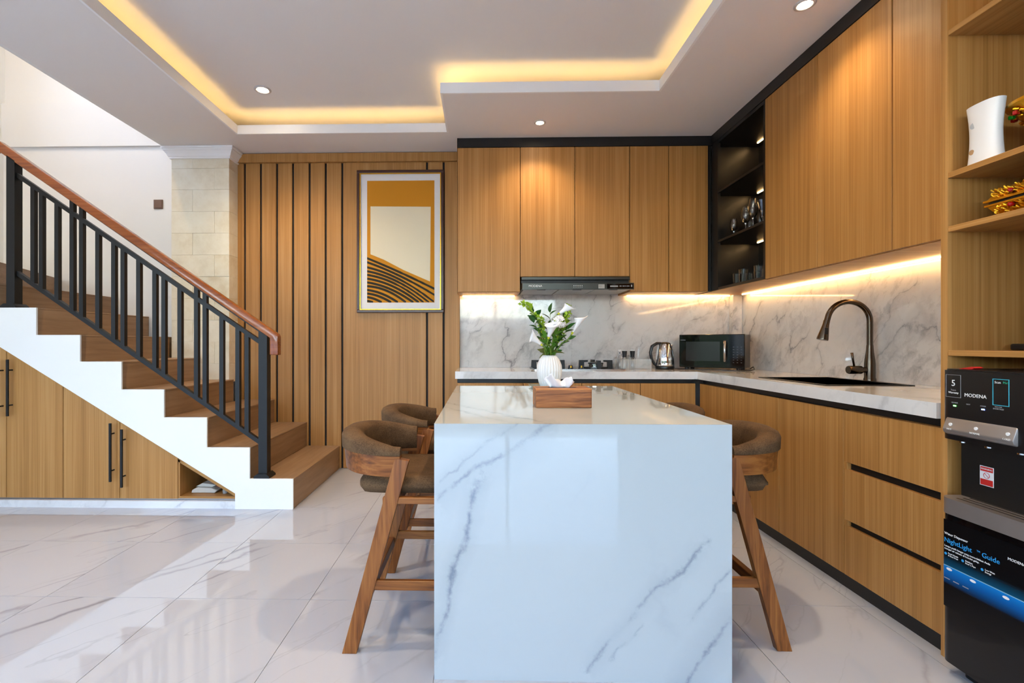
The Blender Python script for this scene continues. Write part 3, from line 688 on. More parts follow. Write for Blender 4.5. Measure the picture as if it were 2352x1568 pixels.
# backsplash panels
t = thing('backsplash', 'grey-veined marble backsplash on the back wall', 'backsplash', (1.0, 4.45, ZT))
for (a, b_) in ((-.205, .8255), (.8265, 2.253)):
    MB().box(a, b_, YB, YB + .011, ZT + .0005, 1.60).build('panel', 'marble_splash', t)
t2 = thing('backsplash', 'grey-veined marble backsplash on the right wall behind the faucet', 'backsplash', (2.33, 3.2, ZT))
for (a, b_) in ((1.82, 2.9435), (2.9445, 4.379)):
    MB().box(XR, XR + .011, a, b_, ZT + .0005, 1.60).build('panel', 'marble_splash', t2)
struct(MB().box(2.254, XR + .011, 4.38, YB + .011, ZT + .0005, 1.584, .001, 1).build('trim_3', 'marble_splash', origin=(0, 0, 0)))

# ================================================================== WALL UNITS
XU, YU = 1.93, 4.10; UZ0, UZ1 = 1.583, 2.806
UP = [-.205, .328, .787, 1.247, 1.574, 1.903]
def upper_back(a, b_, seams, z0, label):
    t = thing('wall_cabinet', label, 'cabinet', ((a + b_) / 2, YU + .17, z0), 0, 'kitchen wall cabinets')
    MB().box(a + .0005, b_ - .0005, YU + .02, YB - .001, z0 - .003, UZ1).build('carcass', 'oak_y', t)
    e = [a] + seams + [b_]
    for k in range(len(e) - 1): MB().box(e[k] + .003, e[k + 1] - .003, YU, YU + .019, z0, UZ1 - .002, .001, 1).build('door', 'oak_z', t)
upper_back(-.205, .328, [], UZ0, 'tall oak wall cabinet left of the range hood')
upper_back(.328, 1.247, [.787], 1.711, 'shorter two-door oak wall cabinet above the range hood')
upper_back(1.247, 1.903, [1.574], UZ0, 'two-door oak wall cabinet right of the range hood')
def upper_right(y1, y0, seams, label):
    t = thing('wall_cabinet', label, 'cabinet', (XU + .2, (y0 + y1) / 2, UZ0), 0, 'kitchen wall cabinets')
    MB().box(XU + .02, XR - .001, y0 + .0005, y1 - .0005, UZ0 - .003, UZ1).build('carcass', 'oak_x', t)
    e = [y1] + seams + [y0]
    for k in range(len(e) - 1): MB().box(XU, XU + .019, e[k + 1] + .003, e[k] - .003, UZ0, UZ1 - .002, .001, 1).build('door', 'oak_z', t)
upper_right(3.336, 2.316, [2.823], 'two-door oak wall cabinet over the sink beside the glassware shelves')
upper_right(2.316, 1.818, [], 'single-door oak wall cabinet next to the tall shelf unit')
# black fascia to the ceiling
struct(MB().box(-.207, 1.93, YU - .004, YU + .02, UZ1 + .001, H_C - .001).build('trim_4', 'black_lam', origin=(0, 0, 0)))
struct(MB().box(XU - .004, XU + .02, 1.80, 4.12, UZ1 + .001, H_C - .001).build('trim_5', 'black_lam', origin=(0, 0, 0)))
struct(MB().box(-.207, -.2055, YU, YB, UZ0, H_C - .001).build('trim_6', 'oak_z', origin=(0, 0, 0)))
# black open shelf unit in the corner
t = thing('open_shelf_unit', 'black open corner shelf unit holding glassware with strip lights', 'shelf unit', (2.1, 3.72, UZ0))
MB().box(2.305, XR - .001, 3.337, YB - .001, UZ0, UZ1).build('back_panel', 'black_lam', t)
MB().box(XU, 2.305, 3.337, 3.355, UZ0, UZ1).build('side_panel', 'black_lam', t)
MB().box(XU, 2.305, 4.075, 4.098, UZ0, UZ1).build('side_panel', 'black_lam', t)
m = MB(); m.box(XU - .002, XU + .02, 3.99, 4.075, UZ0, UZ1); m.box(1.904, XU - .002, YU, YU + .02, UZ0, UZ1); m.build('corner_post', 'black_lam', t)
MB().box(XU, 2.305, 3.355, 4.075, 2.78, UZ1).build('top_panel', 'black_lam', t)
MB().box(XU, 2.305, 3.355, 4.075, UZ0, UZ0 + .02).build('bottom_panel', 'black_lam', t)
MB().box(XU + .004, XR - .001, 3.337, YB - .001, UZ0 - .003, UZ0 - .0005).build('underside', 'oak_x', t)
for z0 in (2.372, 1.968): MB().box(XU, 2.305, 3.355, 4.075, z0, z0 + .018, .001, 1).build('shelf', 'black_lam', t)
for z0 in (2.78, 2.372, 1.968): MB().box(2.246, 2.254, 3.36, 3.99, z0 - .006, z0).build('strip_light', 'led_shelf', t)
# under-cabinet strips
for (x0, x1, lab) in ((-.172, .30, 'short warm strip light under the left wall cabinet'), (1.32, 2.24, 'warm strip light under the wall cabinet right of the hood')):
    tag(MB().box(x0, x1, 4.415, 4.425, UZ0 - .011, UZ0 - .0035).build('strip_light', 'led_warm'), lab, 'light strip', 'under-cabinet strip lights')
tag(MB().box(2.288, 2.298, 1.83, 4.30, UZ0 - .011, UZ0 - .0035).build('strip_light', 'led_warm'), 'long warm strip light under the right wall cabinets', 'light strip', 'under-cabinet strip lights')

# ------------------------------------------------------------------ range hood
t = thing('range_hood', 'slim black range hood with button panel above the hob', 'range hood', (.787, 4.2, 1.578))
hx0, hx1 = .336, 1.240
MB().box(hx0, hx1, YU - .035, YU + .018, 1.678, 1.702, .002).build('top_band', 'hood_metal', t)
MB().prism([(3.985, 1.640), (YU, 1.652), (YU + .0, 1.678), (YB - .02, 1.70), (YB - .02, 1.60), (3.99, 1.60)], hx0, hx1, 'x').build('body', 'black_lam', t)
MB().box(hx0 - .002, hx1 + .004, 3.972, 3.99, 1.586, 1.640, .002).build('front_panel', 'hood_metal', t)
for k in range(3):
    a = hx0 + .012 + k * .295; MB().box(a, a + .287, 3.995, 4.42, 1.588, 1.598, .002).build('filter', 'hood_filter', t)
    MB().box(a + .11, a + .18, 4.0, 4.02, 1.584, 1.588).build('filter_latch', 'black_plastic', t)
text('logo_lettering', 'MODENA', .026, (hx0 + .05, 3.9715, 1.615), 'y', 'white_ink', t)
m = MB()
for k in range(5): m.lathe([(.0035, 3.9705), (.0035, 3.972)], (hx0 + .42 + k * .0165, 0, 1.617), 10, 'y'); m.lathe([(.002, 3.9705), (.002, 3.972)], (hx0 + .42 + k * .0165, 0, 1.604), 8, 'y')
m.build('buttons', 'white_ink', t)
MB().box(hx1 - .215, hx1 - .004, 3.9708, 3.972, 1.592, 1.632).build('info_sticker', 'black_gloss', t)
m = MB()
m.box(hx1 - .19, hx1 - .125, 3.9702, 3.9708, 1.606, 1.618); m.box(hx1 - .022, hx1 - .011, 3.9702, 3.9708, 1.606, 1.624)
for k in range(3): m.lathe([(.005, 3.9702), (.005, 3.9708)], (hx1 - .108 + k * .028, 0, 1.613), 12, 'y'); m.box(hx1 - .100 + k * .028, hx1 - .090 + k * .028, 3.9702, 3.9708, 1.610, 1.616)
m.build('sticker_print', 'grey_ink', t)
m = MB(); m.box(hx1 - .285, hx1 - .235, 3.9708, 3.972, 1.594, 1.628); m.build('rating_label', 'hood_filter', t)
text('rating_lettering', 'A++', .012, (hx1 - .28, 3.9706, 1.613), 'y', 'black_inner', t)

# ------------------------------------------------------------------ gas hob
t = thing('gas_hob', 'black glass two-burner gas hob set on the back worktop', 'hob', (.81, 4.2, ZT))
MB().box(.437, 1.178, 3.985, 4.41, ZT, ZT + .011, .003).build('glass_top', 'black_gloss', t)
MB().box(.437, 1.178, 3.983, 3.987, ZT + .001, ZT + .009).build('front_edge', 'steel', t)
for bx_ in (.575, .985):
    by_ = 4.20
    m = MB(); m.lathe([(.105, ZT + .011), (.105, ZT + .018), (.08, ZT + .020), (.07, ZT + .016)], (bx_, by_, 0), 32); m.build('drip_ring', 'black_plastic', t, True, autos=40)
    m = MB(); m.lathe([(.062, ZT + .018), (.062, ZT + .045), (.045, ZT + .052)], (bx_, by_, 0), 32); m.build('burner_ring', 'chrome', t, True, autos=40)
    m = MB(); m.lathe([(.066, ZT + .044), (.064, ZT + .054), (.03, ZT + .06), (.001, ZT + .06)], (bx_, by_, 0), 32); m.build('burner_cap', 'black_plastic', t, True, autos=40)
    for q_ in range(4):
        a = q_ * PI / 2 + (0 if True else 0); ca, sa = round(math.cos(a)), round(math.sin(a))
        m = MB(); pr = [(.068, ZT + .062), (.068, ZT + .077), (.142, ZT + .077), (.145, ZT + .011), (.10, ZT + .011), (.10, ZT + .058)]
        if ca: m.prism([(bx_ + ca * p[0], p[1]) for p in pr], by_ - .012, by_ + .012)
        else: m.prism([(by_ + sa * p[0], p[1]) for p in pr], bx_ - .012, bx_ + .012, 'x')
        m.build('pan_support', 'black_lam', t)
for kx in (.748, .835):
    m = MB(); m.lathe([(.023, ZT + .011), (.023, ZT + .016), (.018, ZT + .018), (.017, ZT + .034), (.016, ZT + .036)], (kx, 4.08, 0), 24); kb = m.build('knob', 'black_plastic', t, True, autos=40)
    MB().box(kx - .005, kx + .005, 4.060, 4.066, ZT + .014, ZT + .034).build('knob_grip', 'frame_gold', kb)

# ------------------------------------------------------------------ microwave
t = thing('microwave', 'black microwave oven angled in the worktop corner', 'microwave', (1.898, 4.046, ZT), R(-36))
def mw(m, name, mat, par=None, **k): return m.build(name, mat, par or t, local=True, **k)
mw0, mw1, mh0, mh1 = -.247, .247, .018, .295
mw(MB().box(mw0, mw1, .02, .30, mh0, mh1, .006), 'body', 'black_plastic')
mw(MB().box(mw0, mw1, 0, .02, mh0, mh1, .005), 'front', 'black_gloss')
mw(MB().box(mw0 + .055, mw0 + .315, -.0012, 0, mh0 + .055, mh1 - .06), 'window', 'mw_window')
xh = mw0 + .355
mw(MB().tube([(xh, 0, mh0 + .055), (xh, -.028, mh0 + .06), (xh, -.032, mh0 + .14), (xh, -.028, mh1 - .06), (xh, 0, mh1 - .055)], .0105, 12), 'handle', 'steel', smooth=True)
m = MB()
for r_ in range(7):
    for c_ in range(3): m.box(mw1 - .085 + c_ * .028, mw1 - .075 + c_ * .028, -.0010, 0, mh0 + .045 + r_ * .021, mh0 + .049 + r_ * .021)
mw(m, 'keypad_print', 'grey_dim')
mw(MB().box(mw0 + .010, mw0 + .05, -.0008, 0, mh1 - .048, mh1 - .044), 'badge', 'grey_ink')
for (a, b_) in ((mw0 + .05, .05), (mw1 - .05, .05), (mw0 + .05, .25), (mw1 - .05, .25)):
    mw(MB().lathe([(.016, 0), (.018, mh0 + .002)], (a, b_, 0), 16), 'foot', 'black_plastic')
# power cable in front of and beside the microwave
m = MB(); pts = [(1.665, 4.20, ZT + .005), (1.66, 4.10, ZT + .005), (1.72, 4.05, ZT + .006), (1.80, 4.0, ZT + .005), (1.88, 3.98, ZT + .006), (1.98, 3.89, ZT + .005), (2.10, 3.84, ZT + .006), (2.19, 3.93, ZT + .01), (2.215, 3.99, ZT + .03), (2.2, 4.01, ZT + .012)]
tag(m.tube(pts, .004, 8).build('power_cable', 'black_plastic', None, True), 'black power cable trailing in front of the microwave', 'cable')
# kettle
t = thing('electric_kettle', 'stainless steel electric kettle with black handle beside the microwave', 'kettle', (1.553, 4.2, ZT))
kx, ky = 1.578, 4.2
m = MB(); m.lathe([(.075, ZT), (.078, ZT + .004), (.078, ZT + .022), (.074, ZT + .028)], (kx, ky, 0), 32); m.build('base', 'black_plastic', t, True, autos=40)
m = MB(); m.lathe([(.076, ZT + .028), (.078, ZT + .04), (.074, ZT + .10), (.064, ZT + .16), (.052, ZT + .205), (.047, ZT + .215)], (kx, ky, 0), 40); m.build('jug', 'chrome', t, True, autos=60)
m = MB(); m.lathe([(.048, ZT + .215), (.044, ZT + .225), (.02, ZT + .232), (.001, ZT + .233)], (kx, ky, 0), 32); m.build('lid', 'bronze', t, True)
m = MB(); m.prism([(kx + .035, ZT + .20), (kx + .07, ZT + .215), (kx + .052, ZT + .17)], ky - .015, ky + .015, 'y', .003); m.build('spout', 'chrome', t, True)
MB().tube([(kx - .03, ky, ZT + .222), (kx - .07, ky, ZT + .22), (kx - .108, ky, ZT + .195), (kx - .122, ky, ZT + .14), (kx - .112, ky, ZT + .085), (kx - .09, ky, ZT + .045), (kx - .068, ky, ZT + .03)], [.011, .013, .014, .013, .012, .012, .011], 12).build('handle', 'black_plastic', t, True)
# wall socket behind it
t = thing('wall_socket', 'brown wall socket with plug behind the kettle', 'socket', (1.72, 4.449, 1.0))
MB().box(1.655, 1.735, 4.438, 4.449, .985, 1.075, .003).build('plate', 'brown_plastic', t)
MB().box(1.70, 1.73, 4.405, 4.438, 1.0, 1.045, .004).build('plug', 'brown_plastic', t)
# glass rack with oil bottles
t = thing('glass_tray', 'clear glass condiment tray on the worktop right of the hob', 'tray', (1.345, 4.25, ZT))
def openbox(m, x0, x1, y0, y1, z0, z1, k):
    m.box(x0, x1, y0, y1, z0, z0 + k); m.box(x0, x0 + k, y0, y1, z0 + k, z1); m.box(x1 - k, x1, y0, y1, z0 + k, z1); m.box(x0 + k, x1 - k, y0, y0 + k, z0 + k, z1); m.box(x0 + k, x1 - k, y1 - k, y1, z0 + k, z1)
m = MB(); openbox(m, 1.19, 1.455, 4.17, 4.36, ZT + .0005, ZT + .085, .004); m.build('tray_body', 'glass_tray', t)
def bottle(x, y, z, r, h, stop, label):
    t = thing('oil_bottle', label, 'bottle', (x, y, z), 0, 'glass oil bottles by the hob')
    m = MB(); k = .003
    m.lathe([(r, z), (r, z + h * .7), (r * .62, z + h * .85), (r * .6, z + h), (r * .6 - k, z + h), (r * .62 - k, z + h * .85), (r - k, z + h * .7), (r - k, z + k), (.001, z + k)], (x, y, 0), 24); m.build('glass', 'glass', t, True, autos=50)
    if stop:
        m = MB(); m.lathe([(.017, z + h - .02), (.018, z + h - .002), (.021, z + h + .03), (.022, z + h + .034)], (x, y, 0), 24); m.build('stopper', 'black_plastic', t, True, autos=40)
    else:
        m = MB(); m.lathe([(.006, z + h), (.007, z + h + .015), (.016, z + h + .03), (.012, z + h + .042), (.001, z + h + .045)], (x, y, 0), 16); m.build('stopper', 'glass', t, True)
bottle(1.235, 4.205, ZT + .006, .024, .115, True, 'glass oil bottle with black stopper, left one in the tray')
bottle(1.303, 4.205, ZT + .006, .024, .115, True, 'glass oil bottle with black stopper, right one in the tray')
bottle(1.228, 4.32, ZT + .006, .026, .125, False, 'clear bottle with glass stopper at the back left of the tray')
bottle(1.336, 4.32, ZT + .006, .026, .125, False, 'clear bottle with glass stopper at the back right of the tray')

# ------------------------------------------------------------------ glassware
def wineglass(x, y, z, h, r, label, martini=False):
    t = thing('cocktail_glass' if martini else 'wine_glass', label, 'glass', (x, y, z), 0, 'stemmed glasses on the black shelf')
    m = MB(); sb = z + h * .42; k = .0012
    if martini: bowl = [(.006, sb), (r, z + h)]
    else: bowl = [(.006, sb), (r * .75, sb + h * .08), (r, sb + h * .22), (r * .95, sb + h * .38), (r * .72, z + h)]
    m.lathe([(r * .85, z), (r * .85, z + .002), (.012, z + .006), (.0045, z + .02), (.004, sb - .015)] + bowl + [(p[0] - k, p[1] + (k if i == 0 else 0)) for i, p in reversed(list(enumerate(bowl)))] + [(.0005, sb + .004)], (x, y, 0), 24); m.build('bowl_and_stem', 'glass', t, True, autos=60)
ZG = 1.987
wineglass(2.055, 3.985, ZG, .17, .031, 'wine glass standing alone at the left of the black shelf')
wineglass(2.05, 3.80, ZG, .215, .036, 'large wine glass second from the left on the black shelf')
wineglass(2.19, 3.99, ZG, .16, .031, 'small wine glass half hidden behind the large one')
wineglass(2.05, 3.70, ZG, .25, .033, 'tall slender wine glass in the middle of the black shelf')
wineglass(2.20, 3.86, ZG, .19, .034, 'round wine glass behind the tall slender one')
wineglass(2.05, 3.575, ZG, .20, .045, 'wide cocktail glass at the right end of the black shelf', True)
ZG = 1.605
for (x, y, r, h, lab) in ((2.0, 3.83, .032, .085, 'clear tumbler leftmost on the bottom black shelf'), (2.0, 3.735, .036, .105, 'tallest clear tumbler on the bottom black shelf'), (2.13, 3.87, .034, .095, 'clear tumbler behind the tallest tumbler on the bottom shelf'), (2.08, 3.70, .03, .085, 'small tumbler between the tall tumbler and the white box'), (2.0, 3.53, .036, .10, 'clear tumbler in front of the white box')):
    m = MB(); k = .003
    m.lathe([(r * .82, ZG), (r, ZG + h), (r - k, ZG + h), (r * .82 - k, ZG + .01), (.0005, ZG + .01)], (x, y, 0), 24, rmod=lambda t_, h_: 1 + (.018 * math.cos(12 * t_) if h_ < ZG + .06 else 0))
    tag(m.build('tumbler', 'glass', None, True, autos=60), lab, 'glass', 'tumblers on the bottom black shelf')
tag(MB().box(2.05, 2.14, 3.42, 3.51, ZG, ZG + .075, .004).build('white_box', 'white_plastic'), 'small white box beside the tumblers on the bottom shelf', 'box')

# ================================================================== TALL SHELF UNIT (right)
XT = 1.688
t = thing('tall_shelf_unit', 'tall open oak shelf unit at the right with water dispenser niche', 'shelf unit', (2.0, 1.2, 0))
MB().box(XT, XR - .002, 1.790, 1.815, 0, H_C - .002).build('side_panel', 'oak_z', t)
MB().box(XT, XR - .002, .70, .725, 0, H_C - .002).build('side_panel', 'oak_z', t)
MB().box(XR - .02, XR - .002, .725, 1.790, 0, H_C - .002).build('back_panel', 'oak_z', t)
MB().box(XT, XR - .02, .725, 1.790, H_C - .03, H_C - .002).build('top_panel', 'oak_y', t)
for z0 in (2.258, 1.742, 1.547, 1.099): MB().box(XT + .002, XR - .02, .725, 1.790, z0, z0 + .02, .001, 1).build('shelf', 'oak_y', t)
# white curved air freshener dispenser
wx, wy, wz = 1.730, 1.697, 1.762
m = MB(); rings = []; N = 28
for i in range(13):
    f = i / 12; ring = []
    for k in range(N):
        a = 2 * PI * k / N; c_, s_ = math.cos(a), math.sin(a)
        e = 2.6; den = (abs(c_) ** e + abs(s_) ** e) ** (1 / e)
        ry = .056 * (1 - .18 * math.sin(PI * min(f * .9 + .1, 1)) ** 1.0) ; rx = .030 * (1 - .12 * math.sin(PI * f))
        y = s_ / den * ry; x = c_ / den * rx
        z = f * .204
        ring.append(m.bm.verts.new((wx + x, wy + y, wz + z)))
    rings.append(ring)
for a, b_ in zip(rings, rings[1:]):
    for k in range(N): m.bm.faces.new((a[k], a[(k + 1) % N], b_[(k + 1) % N], b_[k]))
m.bm.faces.new(rings[0]); m.bm.faces.new(rings[-1])
t = thing('air_freshener', 'white curved air freshener dispenser on the upper oak shelf', 'air freshener', (wx, wy, wz))
m.build('shell', 'white_plastic', t, True, autos=50)
m = MB(); m.lathe([(.0105, wx - .0262), (.0105, wx - .02)], (0, wy + .018, wz + .135), 20, 'x'); m.build('sensor_window', 'grey_lens', t)
m = MB(); m.lathe([(.009, wx - .0272), (.009, wx - .02)], (0, wy + .022, wz + .045), 20, 'x'); m.build('button', 'tan_lens', t)
# gold boxes and bowl
def gold_tray_part(m, x0, x1, y0, y1, z0, z1, flip):
    k = .02
    a = [(x0, y0), (x1, y0), (x1, y1), (x0, y1)]
    b_ = [(x0 + k, y0 + k), (x1 - k, y0 + k), (x1 - k, y1 - k), (x0 + k, y1 - k)]
    lo, hi = (b_, a) if not flip else (a, b_)
    A = [m.bm.verts.new((*p, z0)) for p in lo]; B = [m.bm.verts.new((*p, z1)) for p in hi]
    m.bm.faces.new(A); m.bm.faces.new(B)
    for i in range(4): m.bm.faces.new((A[i], A[(i + 1) % 4], B[(i + 1) % 4], B[i]))
def relief(m, x, y0, y1, z0, z1, n_):
    for _ in range(n_):
        y = random.uniform(y0, y1); z = random.uniform(z0, z1); a = random.uniform(0, PI); l_ = random.uniform(.005, .011)
        m.tube([(x, y - l_ * math.cos(a), z - l_ * math.sin(a) * .5), (x - .006, y, z + .004), (x, y + l_ * math.cos(a), z + l_ * math.sin(a) * .5)], [.0015, .003, .0015], 5)
gz = 1.568
t = thing('gold_box', 'ornate carved gold box with red stones on the oak shelf', 'box', (1.80, 1.52, gz))
gy0, gy1 = 1.36, 1.678
m = MB(); gold_tray_part(m, 1.715, 1.90, gy0, gy1, gz, gz + .036, False); m.box(1.708, 1.905, gy0 - .004, gy1 + .004, gz + .036, gz + .042); relief(m, 1.722, gy0 + .02, gy1 - .015, gz + .006, gz + .034, 120); m.build('tray', 'gold', t)
m = MB(); m.box(1.716, 1.90, gy0 + .003, gy1 - .003, gz + .0425, gz + .050); m.build('gap_lining', 'black_inner', t)
m = MB(); m.box(1.706, 1.905, gy0 - .004, gy1 + .006, gz + .0505, gz + .057); gold_tray_part(m, 1.712, 1.90, gy0, gy1, gz + .057, gz + .092, True); relief(m, 1.718, gy0 + .02, gy1 - .015, gz + .060, gz + .088, 120); m.build('lid', 'gold', t)
for yy in (1.60, 1.47):
    for zz in (gz + .026, gz + .072):
        m = MB(); m.lathe([(.001, 1.700), (.005, 1.702), (.0075, 1.708), (.0075, 1.72)], (0, yy, zz), 12, 'x'); m.build('stone', 'red_gem', t, True)
t = thing('gold_bowl', 'ornate gold footed bowl with coloured stones on the upper oak shelf', 'bowl', (1.85, 1.583, 1.762))
bx_, by_, bz_ = 1.85, 1.583, 1.762
m = MB(); m.lathe([(.06, bz_), (.062, bz_ + .008), (.03, bz_ + .022), (.022, bz_ + .06), (.04, bz_ + .09), (.078, bz_ + .112), (.10, bz_ + .14), (.108, bz_ + .155), (.122, bz_ + .163), (.122, bz_ + .172), (.10, bz_ + .165), (.001, bz_ + .12)], (bx_, by_, 0), 40)
for k in range(70):
    a = random.uniform(0, 2 * PI); h_ = random.uniform(.105, .152); r_ = .074 + (h_ - .105) * .75
    c_ = Vector((bx_ + r_ * math.cos(a), by_ + r_ * math.sin(a), bz_ + h_)); m.tube([c_ + Vector((-.01 * math.sin(a), .01 * math.cos(a), -.004)), c_ + Vector((.006 * math.cos(a), .006 * math.sin(a), 0)), c_ + Vector((.01 * math.sin(a), -.01 * math.cos(a), .004))], [.002, .004, .002], 5)
m.build('body', 'gold', t, True, autos=50)
for (a, mt_) in ((2.35, 'green_gem'), (2.0, 'red_gem'), (2.75, 'red_gem'), (3.2, 'green_gem')):
    m = MB(); p_ = (bx_ + .106 * math.cos(a), by_ + .106 * math.sin(a), bz_ + .138); m.box(p_[0] - .007, p_[0] + .007, p_[1] - .007, p_[1] + .007, p_[2] - .007, p_[2] + .007, .003); m.build('stone', mt_, t)
tag(MB().box(1.87, 2.0, 1.55, 1.755, 1.1195, 1.143, .006).build('black_box', 'black_plastic'), 'flat black box on the oak shelf above the water dispenser', 'box')
t = thing('dark_panel', 'slim dark upright panel cut off by the right edge of the photo', 'panel', (1.62, 1.36, 1.056))
MB().prism([(1.455, 1.057), (1.30, 1.057), (1.30, 1.725), (1.468, 1.725), (1.475, 1.715)], 1.63, 1.642, 'x', .002).build('panel', 'black_plastic', t)
MB().box(1.60, 1.68, 1.33, 1.41, 1.053, 1.058).build('stand_foot', 'black_plastic', t)

# ------------------------------------------------------------------ water dispenser
DX, DY0, DY1 = 1.61, 1.395, 1.738
t = thing('water_dispenser', 'tall black water dispenser with silver tap bar and printed sticker', 'water dispenser', (1.80, 1.565, 0))
def rounded(m, x0, x1, y0, y1, z0, z1, r, n_=6):
    pts = [(x1, y0), (x1, y1)]
    for k in range(n_ + 1):
        a = PI / 2 * k / n_; pts.append((x0 + r - r * math.sin(a), y1 - r + r * math.cos(a)))
    for k in range(n_ + 1):
        a = PI / 2 * k / n_; pts.append((x0 + r - r * math.cos(a), y0 + r - r * math.sin(a)))
    m.prism(pts, z0, z1, 'z')
m = MB(); rounded(m, DX, 1.96, DY0, DY1, .815, 1.052, .035); m.build('head', 'black_plastic', t, True, autos=40)
m = MB(); rounded(m, DX + .004, 1.955, DY0 + .004, DY1 - .004, 1.0525, 1.056, .035); hb = m.build('head_cap', 'black_plastic', t, True, autos=40)
m = MB(); m.box(1.685, 1.955, DY0 + .005, DY1 - .002, .60, .815); m.build('tap_recess', 'black_inner', t)
m = MB(); rounded(m, DX - .006, 1.955, DY0, DY1, .558, .612, .04); tr = m.build('drip_tray', 'grey_metal', t, True, autos=40)
for k in range(3): MB().box(DX + .02 + k * .022, DX + .026 + k * .022, DY0 + .04, DY1 - .04, .6121, .6132).build('slot', 'steel', tr)
m = MB(); rounded(m, DX, 1.95, DY0, DY1, .045, .557, .035); m.build('lower_door', 'black_gloss', t, True, autos=40)
m = MB(); rounded(m, DX + .05, 1.93, DY0 + .03, DY1 - .03, .0, .045, .02); m.build('plinth', 'black_inner', t)
m = MB(); m.prism([(DX - .004, .885), (DX + .002, .892), (DX + .03, .892), (DX + .03, .832), (DX + .012, .826), (DX - .012, .838), (DX - .016, .850)], DY0 + .092, DY1 - .028, 'y', .004); m.build('button_bar', 'grey_metal', t, True, autos=30)
for (yy, cap) in ((1.685, 'HOT'), (1.60, 'NORMAL'), (1.505, 'COLD')):
    m = MB(); m.lathe([(.010, .806), (.010, .83)], (DX + .03, yy, 0), 16); m.build('tap', 'chrome', t, True, autos=40)
    text('tap_lettering', cap, .008, (DX - .0155, yy, .852), 'x', 'white_ink', t, 'CENTER')
    m = MB(); m.lathe([(.0055, DX - .0125), (.0055, DX - .009)], (0, yy, .868), 8, 'x'); m.build('tap_symbol', 'white_ink', t)
FX = DX - .0006
def outline(name, y1, y0, z0, z1, k, mat):
    m = MB()
    for (a, b_, c_, d_) in ((y0, y1, z0, z0 + k), (y0, y1, z1 - k, z1), (y0, y0 + k, z0 + k, z1 - k), (y1 - k, y1, z0 + k, z1 - k)): m.box(FX - .0003, DX, a, b_, c_, d_)
    m.build(name, mat, t)
text('logo_lettering', 'MODENA', .0165, (FX, 1.648, .972), 'x', 'white_ink', t)
outline('warranty_sticker_border', 1.712, 1.660, .960, 1.037, .0012, 'grey_ink')
text('warranty_lettering', '5', .030, (FX, 1.6855, 1.008), 'x', 'white_ink', t, 'CENTER')
text('warranty_lettering', 'Years', .008, (FX, 1.6855, .985), 'x', 'grey_ink', t, 'CENTER'); text('warranty_lettering', 'Warranty', .0088, (FX, 1.6855, .976), 'x', 'white_ink', t, 'CENTER')
outline('scan_sticker_border', 1.559, 1.511, .950, 1.033, .0018, 'cyan_ink')
text('scan_lettering', 'Scan', .010, (FX, 1.553, 1.022), 'x', 'white_ink', t); text('scan_lettering', 'Me!', .010, (FX, 1.529, 1.022), 'x', 'green_ink', t)
for (yy, s_) in ((1.681, 'POWER'), (1.635, 'HOT'), (1.588, 'COLD'), (1.542, 'WATER\nSHORTAGE')):
    text('indicator_lettering', s_, .0062, (FX, yy, .942), 'x', 'grey_ink', t, 'CENTER')
for (yy, mt_) in ((1.681, 'led_green'), (1.588, 'led_blue')): MB().box(FX - .0005, DX, yy - .0045, yy + .0045, .930, .9335).build('indicator_lamp', mt_, t)
# red warning sticker in the recess
RX = 1.6845
MB().box(RX - .0004, 1.685, 1.628, 1.672, .668, .733).build('warning_sticker', 'white_ink', t)
m = MB(); m.box(RX - .0008, RX - .0004, 1.630, 1.670, .716, .731); m.box(RX - .0008, RX - .0004, 1.630, 1.670, .670, .690); m.build('warning_bands', 'red_ink', t)
m = MB()
for k in range(20):
    a0, a1 = 2 * PI * k / 20, 2 * PI * (k + 1) / 20
    m.tube([(RX - .0008, 1.65 + .0095 * math.cos(a0), .703 + .0095 * math.sin(a0)), (RX - .0008, 1.65 + .0095 * math.cos(a1), .703 + .0095 * math.sin(a1))], .0008, 4)
m.tube([(RX - .0008, 1.657, .710), (RX - .0008, 1.643, .696)], .0008, 4); m.build('warning_symbol', 'red_ink', t)
text('warning_lettering', 'WARNING', .0075, (RX - .001, 1.65, .7235), 'x', 'white_ink', t, 'CENTER')
# sticker on the lower door
SY1_, SY0_ = DY1 - .018, 1.462
st = MB().box(FX, DX, SY0_, SY1_, .235, .535).build('guide_sticker', 'sticker_print', t)
s = .9
text('sticker_lettering', 'Water Dispenser', .0115, (FX - .0003, SY1_ - .003, .487), 'x', 'white_ink', t)
text('sticker_lettering', 'NightLight', .0225, (FX - .0003, SY1_ - .002, .464), 'x', 'blue_ink', t)
text('sticker_lettering', 'TM', .008, (FX - .0003, SY1_ - .112, .470), 'x', 'blue_ink', t)
text('sticker_lettering', 'Guide', .0225, (FX - .0003, SY1_ - .128, .464), 'x', 'blue_ink', t)
text('sticker_lettering', 'Lampu putih hangat yang memudahkan Anda', .0084, (FX - .0003, SY1_ - .003, .444), 'x', 'white_ink', t)
text('sticker_lettering', 'mengisi air minum di kondisi gelap.', .0084, (FX - .0003, SY1_ - .003, .4345), 'x', 'white_ink', t)
for (dy, a_, b2) in ((.016, 'Food Grade', '& Rust Free'), (.075, 'Stainless', 'Steel 2 Pipe'), (.138, 'Low Watt', 'Energy')):
    text('sticker_lettering', a_, .0072, (FX - .0003, SY1_ - dy, .421), 'x', 'white_ink', t); text('sticker_lettering', b2, .0072, (FX - .0003, SY1_ - dy, .4135), 'x', 'white_ink', t)
    m = MB(); m.lathe([(.0045, FX - .0004), (.0045, FX)], (0, SY1_ - dy + .0085, .417), 12, 'x'); m.build('sticker_symbol', 'blue_ink', t)
text('logo_lettering', 'MODENA', .0115, (FX - .0003, 1.515, .486), 'x', 'white_ink', t)
m = MB()
